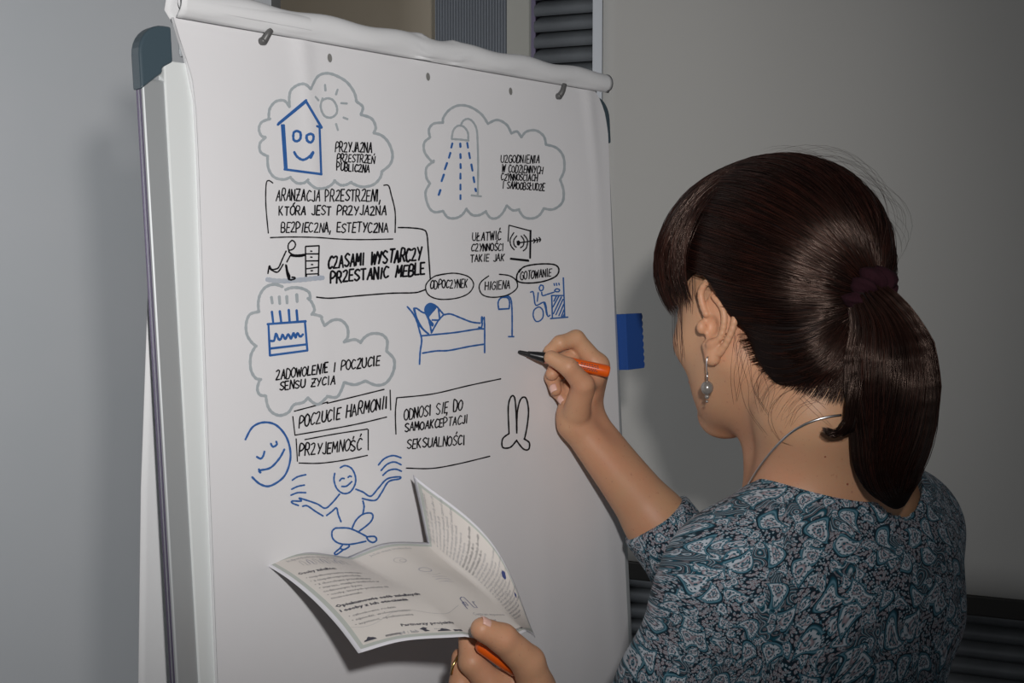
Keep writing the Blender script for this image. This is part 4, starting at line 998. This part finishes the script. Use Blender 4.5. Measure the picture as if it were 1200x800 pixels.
for i in range(48):   # fine short hairs trailing from the nape hairline
    t = rng.random(); x = 868 + t * 100 + rng.normal(0, 3); y = np.interp(x, [868, 890, 910, 940, 975], [385, 420, 440, 455, 468]) + rng.normal(0, 3); ln_ = rng.uniform(.5, 1)
    p = skin_path([(x, y), (x - 5 - 6 * t, y + 12 * ln_), (x - 8 - 16 * t, y + 26 * ln_), (x - 9 - 26 * t + rng.normal(0, 3), y + 42 * ln_)], .0012, 4)
    if len(p) > 4: sr_.add(np.array(p), .00007)
for i in range(34):   # wisps lying on the temple and cheek in front of the ear
    x = rng.uniform(790, 818); y = 322 + rng.normal(0, 4); ln_ = rng.uniform(30, 95) * (1.2 if x < 803 else .6)
    p = skin_path([(x, y), (x - 1 + rng.normal(0, 1.5), y + ln_ * .5), (x + rng.normal(2, 3), y + ln_)], .0014, 8)
    if len(p) > 4: sr_.add(np.array(p), .00014)
# flyaway hairs above the crown
for i in range(80):
    dr_ = nrm((rng.normal(-.2, .5), rng.normal(0, .5), rng.uniform(.55, 1))); q = combed(dr_, 16, rng.uniform(.05, .20), .004)
    a_ = int(rng.integers(0, 5)); sr_.add(q[a_:a_ + int(rng.integers(6, 11))], .00011)
# ponytail strands
pcs = np.array(catmull(pc, 6)); prs = np.interp(np.linspace(0, len(pc) - 1, len(pcs)), range(len(pc)), prr)
tt = np.gradient(pcs, axis=0); tt /= np.linalg.norm(tt, axis=1)[:, None]; uu = np.cross(tt, (0, 1., 0)); uu /= np.linalg.norm(uu, axis=1)[:, None]; vv = np.cross(tt, uu)
for i in range(3000):
    th = rng.uniform(0, 6.283); thc = round(th * 3.5) / 3.5 * .35 + th * .65; rad = rng.uniform(.88, 1.04); tw = rng.normal(.35, .25); a_ = 0; cl = round(th * 2.2) * 1.7; b = len(pcs) - int(abs(rng.normal(0, 5)))
    q = thc + tw * np.linspace(0, 1, len(pcs)) + .10 * np.sin(np.linspace(0, 7, len(pcs)) + th * 2); rr = prs * (rad + .07 * np.sin(np.linspace(0, 6.5, len(pcs)) + cl) * np.linspace(.2, 1, len(pcs)))
    L = pcs + (np.cos(q) * rr)[:, None] * uu + (np.sin(q) * rr)[:, None] * vv
    (sr_ if rng.random() < .18 else st).add(L[a_:max(b, 12):2], rng.uniform(.00022, .00042))
for i in range(150):   # little outward curl on the left of the tail
    o = rng.normal(0, 3, 2); z_ = rng.uniform(-.012, .004)
    q = catmull([P(1003 + o[0], 440 + o[1], 1.082 + z_), P(998 + o[0], 470 + o[1], 1.080 + z_), P(994 + o[0], 497 + o[1] * .6, 1.082 + z_), P(980 + o[0], 508 + o[1] * .6, 1.088 + z_), P(966 + o[0] * .6, 503 + o[1] * .4, 1.09 + z_)], 5); st.add(np.array(q), .0003)
hs = st.build('hair_strands', M['hairs'], hair); hs['kind'] = 'stuff'
hs = sr_.build('auburn_strands', M['hairr'], hair); hs['kind'] = 'stuff'; hs['label'] = 'auburn wisps and fringe'
# scrunchie
V = []; Fc = []; nu, nv = 72, 20; tn = nrm(pc[1] - H(-.10, 0, .02)); tn = nrm(tn * .5 + nrm(TIE - H(-.1, 0, .02)) * .7); su = nrm(np.cross(tn, (0, 0, 1.))); sv_ = np.cross(tn, su); tc_ = (TIE + P(1012, 343, 1.112)) / 2
for i in range(nu):
    q = 2 * math.pi * i / nu
    for j in range(nv):
        p_ = 2 * math.pi * j / nv; rr = .0085 + .0028 * math.sin(q * 9 + 1.6 * math.sin(p_)) + .0016 * math.sin(q * 17 + p_ * 2)
        R_ = .0165 + .0018 * math.sin(q * 5); V.append(tc_ + (su * math.cos(q) + sv_ * math.sin(q)) * (R_ + rr * math.cos(p_)) + tn * rr * 1.25 * math.sin(p_))
for i in range(nu):
    for j in range(nv): Fc.append((i * nv + j, ((i + 1) % nu) * nv + j, ((i + 1) % nu) * nv + (j + 1) % nv, i * nv + (j + 1) % nv))
mesh_obj('scrunchie', V, Fc, M['scrunchie'], woman, True)['label'] = 'burgundy cloth scrunchie'
# earring and necklace
er_ = bpy.data.objects.new('earring', None); COL.objects.link(er_); lobe = EE(.000, .004, -.029); er_.location = Vector(lobe); par(er_, woman); er_['label'] = 'silver drop earring with a grey pearl'
dz = np.array([0, 0, -1.])
MB().tube(catmull([lobe + T.l * -.003 + (0, 0, .004), lobe + (0, 0, .004) + H.l * .004, lobe + H.l * .005 + dz * .004, lobe + H.l * .004 + dz * .010], 5), .0006, 8).build('ear_hook', M['silver'], er_, True)
MB().tube([lobe + H.l * .004 + dz * .010, lobe + H.l * .004 + dz * .0175], .0008, 8).build('ear_wire', M['silver'], er_, True)
MB().sphere(lobe + H.l * .004 + dz * .0240, (.0058, .0058, .0064), 24, 16).sphere(lobe + H.l * .004 + dz * .0322, .0022, 12, 8).sphere(lobe + H.l * .004 + dz * .0365, .0013, 10, 6).build('pearl', M['pearl'], er_, True)
nk = skin_path([(985, 486), (966, 489), (945, 496), (925, 508), (908, 525), (893, 545), (880, 566), (872, 580)], .0012, 8)
MB().tube(nk, .0012, 8).build('necklace', M['silver'], woman, True)['label'] = 'thin silver cord necklace'

# ------------------------------------------------------------------ writing marker
def marker(name, tip, end, label, with_nib=True):
    ax = nrm(end - tip); L_ = np.linalg.norm(end - tip); o = empty(name, tip, label, 'marker')
    def rod(nm, prof, m): return MB().tube([tip + ax * a_ for a_, r in prof], [r for a_, r in prof], 22).build(nm, m, o, True)
    rod('nib', [(0, .0012), (.002, .0022), (.011, .0026), (.012, .0030)], M['nib'])
    rod('nib_holder', [(.011, .0032), (.014, .0036), (.022, .0050), (.028, .0057), (.032, .0059)], M['nib'])
    bd = rod('barrel', [(.0315, .0060), (.033, .0064), (L_ - .012, .0070), (L_ - .003, .0070), (L_ - .0005, .0064), (L_, .0052)], M['orange'])
    # black print on the barrel (illegible small lines and an emblem)
    c0 = nrm(np.array([0, 0, CAMZ]) - (tip + end) / 2); o1 = nrm(c0 - ax * (c0 @ ax)); s1 = np.cross(ax, o1)
    def mark(a0, a1, q0, q1):
        V = [tip + ax * a_ + (o1 * math.cos(q) + s1 * math.sin(q)) * .0072 for a_ in (a0, a1) for q in (q0, (q0 + q1) / 2, q1)]
        return V, [(0, 1, 4, 3), (1, 2, 5, 4)]
    mb = MB(); mb.add(*mark(.060, .068, -.45, .1)); mb.add(*mark(.062, .066, .15, .5))
    for q in (-.55, -.25, .1, .35):
        x = .071
        while x < .090:
            w_ = random.uniform(.0012, .003); mb.add(*mark(x, x + w_, q, q + .13)); x += w_ + .0008
    mb.build('barrel_print', M['prt'], bd); return o
marker('marker_pen', PEN0, PEN1, 'orange marker pen with black tip held in the raised right hand')
# cap of the marker, kept between thumb and forefinger of the left hand
a_, b = P(560, 752, 1.060), P(606, 782, 1.068); ax = nrm(b - a_); cp = empty('marker_cap', a_, 'short orange marker cap tucked between thumb and forefinger of the left hand', 'marker cap')
MB().tube([a_, a_ + ax * .001, a_ + ax * .004, a_ + ax * .030, b], [.003, .0055, .0072, .0080, .0082], 22).build('cap_shell', M['orange'], cp, True)
cb = a_ + ax * .018 + np.array([0, 0, .0085]); MB().box(cb, ax * .013, np.cross(ax, (0, 0, 1.)) * .0015, (0, 0, .0012)).build('cap_clip', M['orange'], cp, bevel=.0005)
MB().tube([P(529, 790, 1.081), P(531, 779, 1.081), P(537, 768, 1.085)], .0012, 8).build('ring', M['gold'], woman, True)['label'] = 'thin gold ring'

# ------------------------------------------------------------------ folded leaflet
grid = [[(307, 659, 1.140), (352, 648, 1.170), (407, 654, 1.200), (452, 637, 1.210), (501, 635, 1.235), (493, 596, 1.245), (484, 555, 1.240)],
        [(369, 703, 1.100), (428, 692, 1.115), (476, 689, 1.130), (522, 682, 1.145), (562, 691, 1.150), (576, 667, 1.175), (580, 640, 1.190)],
        [(420, 766, 1.055), (474, 750, 1.060), (545, 744, 1.055), (588, 750, 1.070), (617, 739, 1.100), (622, 743, 1.125), (627, 748, 1.140)]]
G = [[P(*p) for p in r] for r in grid]
US = [0, 1 / 6, 1 / 3, 1 / 2, 2 / 3, 5 / 6, 1]
def cat1(p, x):
    n = len(p) - 1; i = min(int(x * n), n - 1); t = x * n - i; a_, b, c, d_ = p[max(i - 1, 0)], p[i], p[i + 1], p[min(i + 2, n)]
    if i == 0: a_ = 2 * b - c
    if i + 1 == n: d_ = 2 * c - b
    return .5 * (2 * b + (c - a_) * t + (2 * a_ - 5 * b + 4 * c - d_) * t * t + (3 * b - a_ - 3 * c + d_) * t ** 3)
def leaf(u, v):
    """point of the leaflet; u across its three panels, v from top edge to bottom edge"""
    k = min(int(u * 3), 2); x = u * 3 - k; rows = []
    for r in G: rows.append(cat1(r[2 * k:2 * k + 3], x))
    p = cat1(rows, v)
    # smoother along v near the hand: slight waves of a limp sheet
    return p + np.array([0, 0, 1.]) * .0012 * math.sin(v * 9 + u * 5)
def leaf_n(u, v):
    e = .004; n = np.cross(leaf(min(u + e, 1), v) - leaf(max(u - e, 0), v), leaf(u, min(v + e, 1)) - leaf(u, max(v - e, 0))); n = nrm(n)
    p = leaf(u, v); return n if n @ (np.array([0, 0, CAMZ]) - p) > 0 else -n
NU, NV = 60, 36; V = [leaf(i / NU, j / NV) for j in range(NV + 1) for i in range(NU + 1)]
Fc = [(j * (NU + 1) + i, j * (NU + 1) + i + 1, (j + 1) * (NU + 1) + i + 1, (j + 1) * (NU + 1) + i) for j in range(NV) for i in range(NU)]
def leaflet_mat():
    m = mat('leaflet_paper', (.8, .8, .82), .5, spec=.35); nt = m.node_tree; N = nt.nodes; L = nt.links; b = N['Principled BSDF']
    uv = N.new('ShaderNodeUVMap'); uv.uv_map = 'UVMap'; sx = N.new('ShaderNodeSeparateXYZ'); L.new(uv.outputs[0], sx.inputs[0])
    def mt(op, a_, c=None):
        n = N.new('ShaderNodeMath'); n.operation = op
        for i, x in enumerate((a_, c)):
            if x is None: continue
            if isinstance(x, (int, float)): n.inputs[i].default_value = x
            else: L.new(x, n.inputs[i])
        return n.outputs[0]
    ex = mt('MINIMUM', sx.outputs[0], mt('SUBTRACT', 1.0, sx.outputs[0])); ey = mt('MINIMUM', sx.outputs[1], mt('SUBTRACT', 1.0, sx.outputs[1]))
    ed = mt('MINIMUM', mt('MULTIPLY', ex, 297), mt('MULTIPLY', ey, 210)); r = N.new('ShaderNodeValToRGB'); r.color_ramp.interpolation = 'CONSTANT'
    e = r.color_ramp.elements; e[0].color = (.74, .74, .78, 1); e[1].position = .40; e[1].color = (.50, .53, .49, 1); q = e.new(.80); q.color = (.74, .70, .655, 1)
    L.new(mt('DIVIDE', ed, 12), r.inputs['Fac']); L.new(r.outputs['Color'], b.inputs['Base Color']); return m
lf = empty('leaflet', G[1][3], 'open three panel printed leaflet held in front of the pad by the left hand', 'leaflet')
o = mesh_obj('leaflet_sheet', V, Fc, leaflet_mat(), lf, True); uvl = o.data.uv_layers.new(name='UVMap')
for p in o.data.polygons:
    for li in p.loop_indices:
        vi = o.data.loops[li].vertex_index; uvl.data[li].uv = ((vi % (NU + 1)) / NU, (vi // (NU + 1)) / NV)
sm = o.modifiers.new('s', 'SOLIDIFY'); sm.thickness = .0004; sm.offset = 0
leafo = o
def pt_on(u, v, off=.0006): u = min(max(u, 0.001), .999); v = min(max(v, 0.001), .999); return leaf(u, v) + leaf_n(u, v) * off
def print_text(txt, u0, v0, size, m, flip=False, bold=0.0, rot=0):
    """real letters laid on the sheet; size = letter height as a fraction of the sheet height (210 mm)"""
    cu = bpy.data.curves.new('print', 'FONT'); cu.body = txt; cu.size = 1; cu.offset = bold; cu.resolution_u = 1
    ob = bpy.data.objects.new('print', cu); COL.objects.link(ob); bpy.context.view_layer.update()
    me = bpy.data.meshes.new_from_object(ob.evaluated_get(bpy.context.evaluated_depsgraph_get())); bpy.data.objects.remove(ob)
    for v in me.vertices:
        x, y = v.co.x * size, v.co.y * size
        if rot: x, y = y, -x; 
        if rot: p = pt_on(u0 + x * 210 / 297, v0 - y)
        else: p = pt_on(u0 + x * 210 / 297, v0 - y)
        v.co = Vector(p)
    me.update(); o = link_mesh('printed_text', me, m, leafo); return o
def rule(pts, wd, m, name='printed_line'):
    V = []; pts = [np.array(p, float) for p in pts]; n = len(pts)
    for i in range(n):
        t = pts[min(i + 1, n - 1)] - pts[max(i - 1, 0)]; t = t * (297, 210); t /= np.linalg.norm(t); q = np.array([-t[1], t[0]]) * wd / 2
        for s_ in (1, -1): V.append(pt_on(pts[i][0] + s_ * q[0] / 297, pts[i][1] + s_ * q[1] / 210, .0007))
    return mesh_obj(name, V, [(2 * i, 2 * i + 1, 2 * i + 3, 2 * i + 2) for i in range(n - 1)], m, leafo)
print_text('Osoby zależne:', .045, .235, .032, M['prt'], bold=.03)
for i, t in enumerate(['• niepełnosprawne ruchowo', '• z niepełnosprawnością', '• z chorobami przewlekłymi', '• starsze, mające trudności w', 'codziennym życiu', '• osoby, których problemy są', 'niezrozumiałe']):
    print_text(t, .050, .285 + .038 * i, .026, M['prt'])
print_text('Opiekunowie osób zależnych', .040, .600, .036, M['prt'], bold=.045); print_text('i osoby z ich otoczenia', .040, .650, .036, M['prt'], bold=.045)
for i, t in enumerate(['• członkowie rodzin', '• sąsiedzi, wolontariusze', '• asystenci, opiekunowie']): print_text(t, .050, .715 + .042 * i, .028, M['prt'])
print_text('Partnerzy projektu', .185, .885, .030, M['prt'], bold=.03)
for u, t, m_ in ((.120, 'mmm', 'prt'), (.165, 'gd : lab', 'prtg')): print_text(t, u, .945, .030, M[m_], bold=.03)
def blob(u, v, poly, m, name='printed_emblem'):
    V = [pt_on(u + x / 297, v + y / 210, .0008) for x, y in poly]; V.append(pt_on(u, v, .0008)); k = len(poly)
    mesh_obj(name, V, [(i, (i + 1) % k, k) for i in range(k)], m, leafo)
hillp = [(-7, 3), (-6, 1), (-3, 0), (-2, -2), (0, -3.4), (2, -1.5), (4, -1), (6, 1), (7, 3)]
blob(.065, .925, hillp, M['prt']); blob(.295, .935, [(x * .8, y * .8) for x, y in hillp], M['prt']); blob(.335, .945, [(-4, -1.6), (4, -1.6), (4, 1.6), (-4, 1.6)], M['prt']); blob(.245, .925, [(0, -4), (3, -2), (1, 0), (3.5, 3), (-1, 4), (-2, 1), (-4, -1)], M['prt'])
blob(.66, .955, [(0, -2), (2, 1.5), (-2, 1.5)], M['prt']); print_text('gdynia', .61, .96, .028, M['prt'])
print_text('mops', .272, .93, .022, M['prtg'])
print_text('Jeżeli masz trudności', .395, .085, .028, M['prtg']); print_text('Indywidualne wsparcie', .07, .085, .030, M['prtg'])
for k in range(7):      # small outline pictures along the panel heads
    x = .10 + .026 * k; rule([(x, .155), (x + .004, .11 + .01 * (k % 2)), (x + .011, .10), (x + .016, .13), (x + .012, .16), (x + .02, .165)], .5, M['prtb' if k % 2 else 'prtg'])
def loop(u, v, a_, b, m, k=18): rule([(u + a_ * math.cos(2 * math.pi * i / k), v + b * math.sin(2 * math.pi * i / k)) for i in range(k + 1)], .45, m)
loop(.46, .20, .022, .03, M['prtg']); loop(.468, .21, .012, .015, M['prtg']); loop(.49, .35, .024, .028, M['prtb']); rule([(.475, .40), (.50, .42), (.53, .40)], .4, M['prtg'])
for k in range(9): print_text('----', .47 + .02 * (k % 3), .45 + .03 * (k // 3), .03, M['prtb' if k % 2 else 'prtg'])
# wave line across the panels and the knot emblem
rule([(.03 + .018 * i, .80 + .035 * math.sin(i * .45) - .002 * i) for i in range(24)], .35, M['prtg'])
em = [(0, 8), (0, 1), (2, 0), (4, 0), (4, 4), (1.5, 4), (1.5, -4), (4.5, -6), (7.5, -6), (9, 6), (13, 6), (13, -1), (16, -1)]
rule([(.47 + x * 1.25 / 297, .70 + y * 1.4 / 210) for x, y in em], 1.0, M['prtb'], 'printed_emblem')
for i, t in enumerate(['Centrum wspierania', 'opiekunów', 'Gdynia']): print_text(t, .475, .80 + .045 * i, .030, M['prtg'])
# third panel: lines of copy
tx = ['Zgłoś się do nas, jeśli opiekujesz się osobą zależną', 'w domu i potrzebujesz rady albo chwili wytchnienia', 'Pomagamy w codziennych czynnościach', 'Podpowiemy jak urządzić mieszkanie', 'Spotkania grup wsparcia', 'Warsztaty i konsultacje dla rodzin']
for i, t in enumerate(tx + tx[::-1] + tx[2:5]):
    for k in range(2):
        u0 = .69; print_text(t[:34] if k == 0 else t[5:30], .70, .06 + .055 * i + .026 * k, .026, M['prt' if i in (5, 6) else 'prtg'])
blob(.90, .60, [(-9, -2), (-3, -5), (5, -4), (9, 1), (2, 5), (-6, 4)], M['prtb']); blob(.92, .74, [(-4, -2), (2, -4), (5, 1), (-2, 4)], M['prtb']); loop(.76, .62, .03, .04, M['prtg']); loop(.80, .70, .03, .03, M['prtg'])
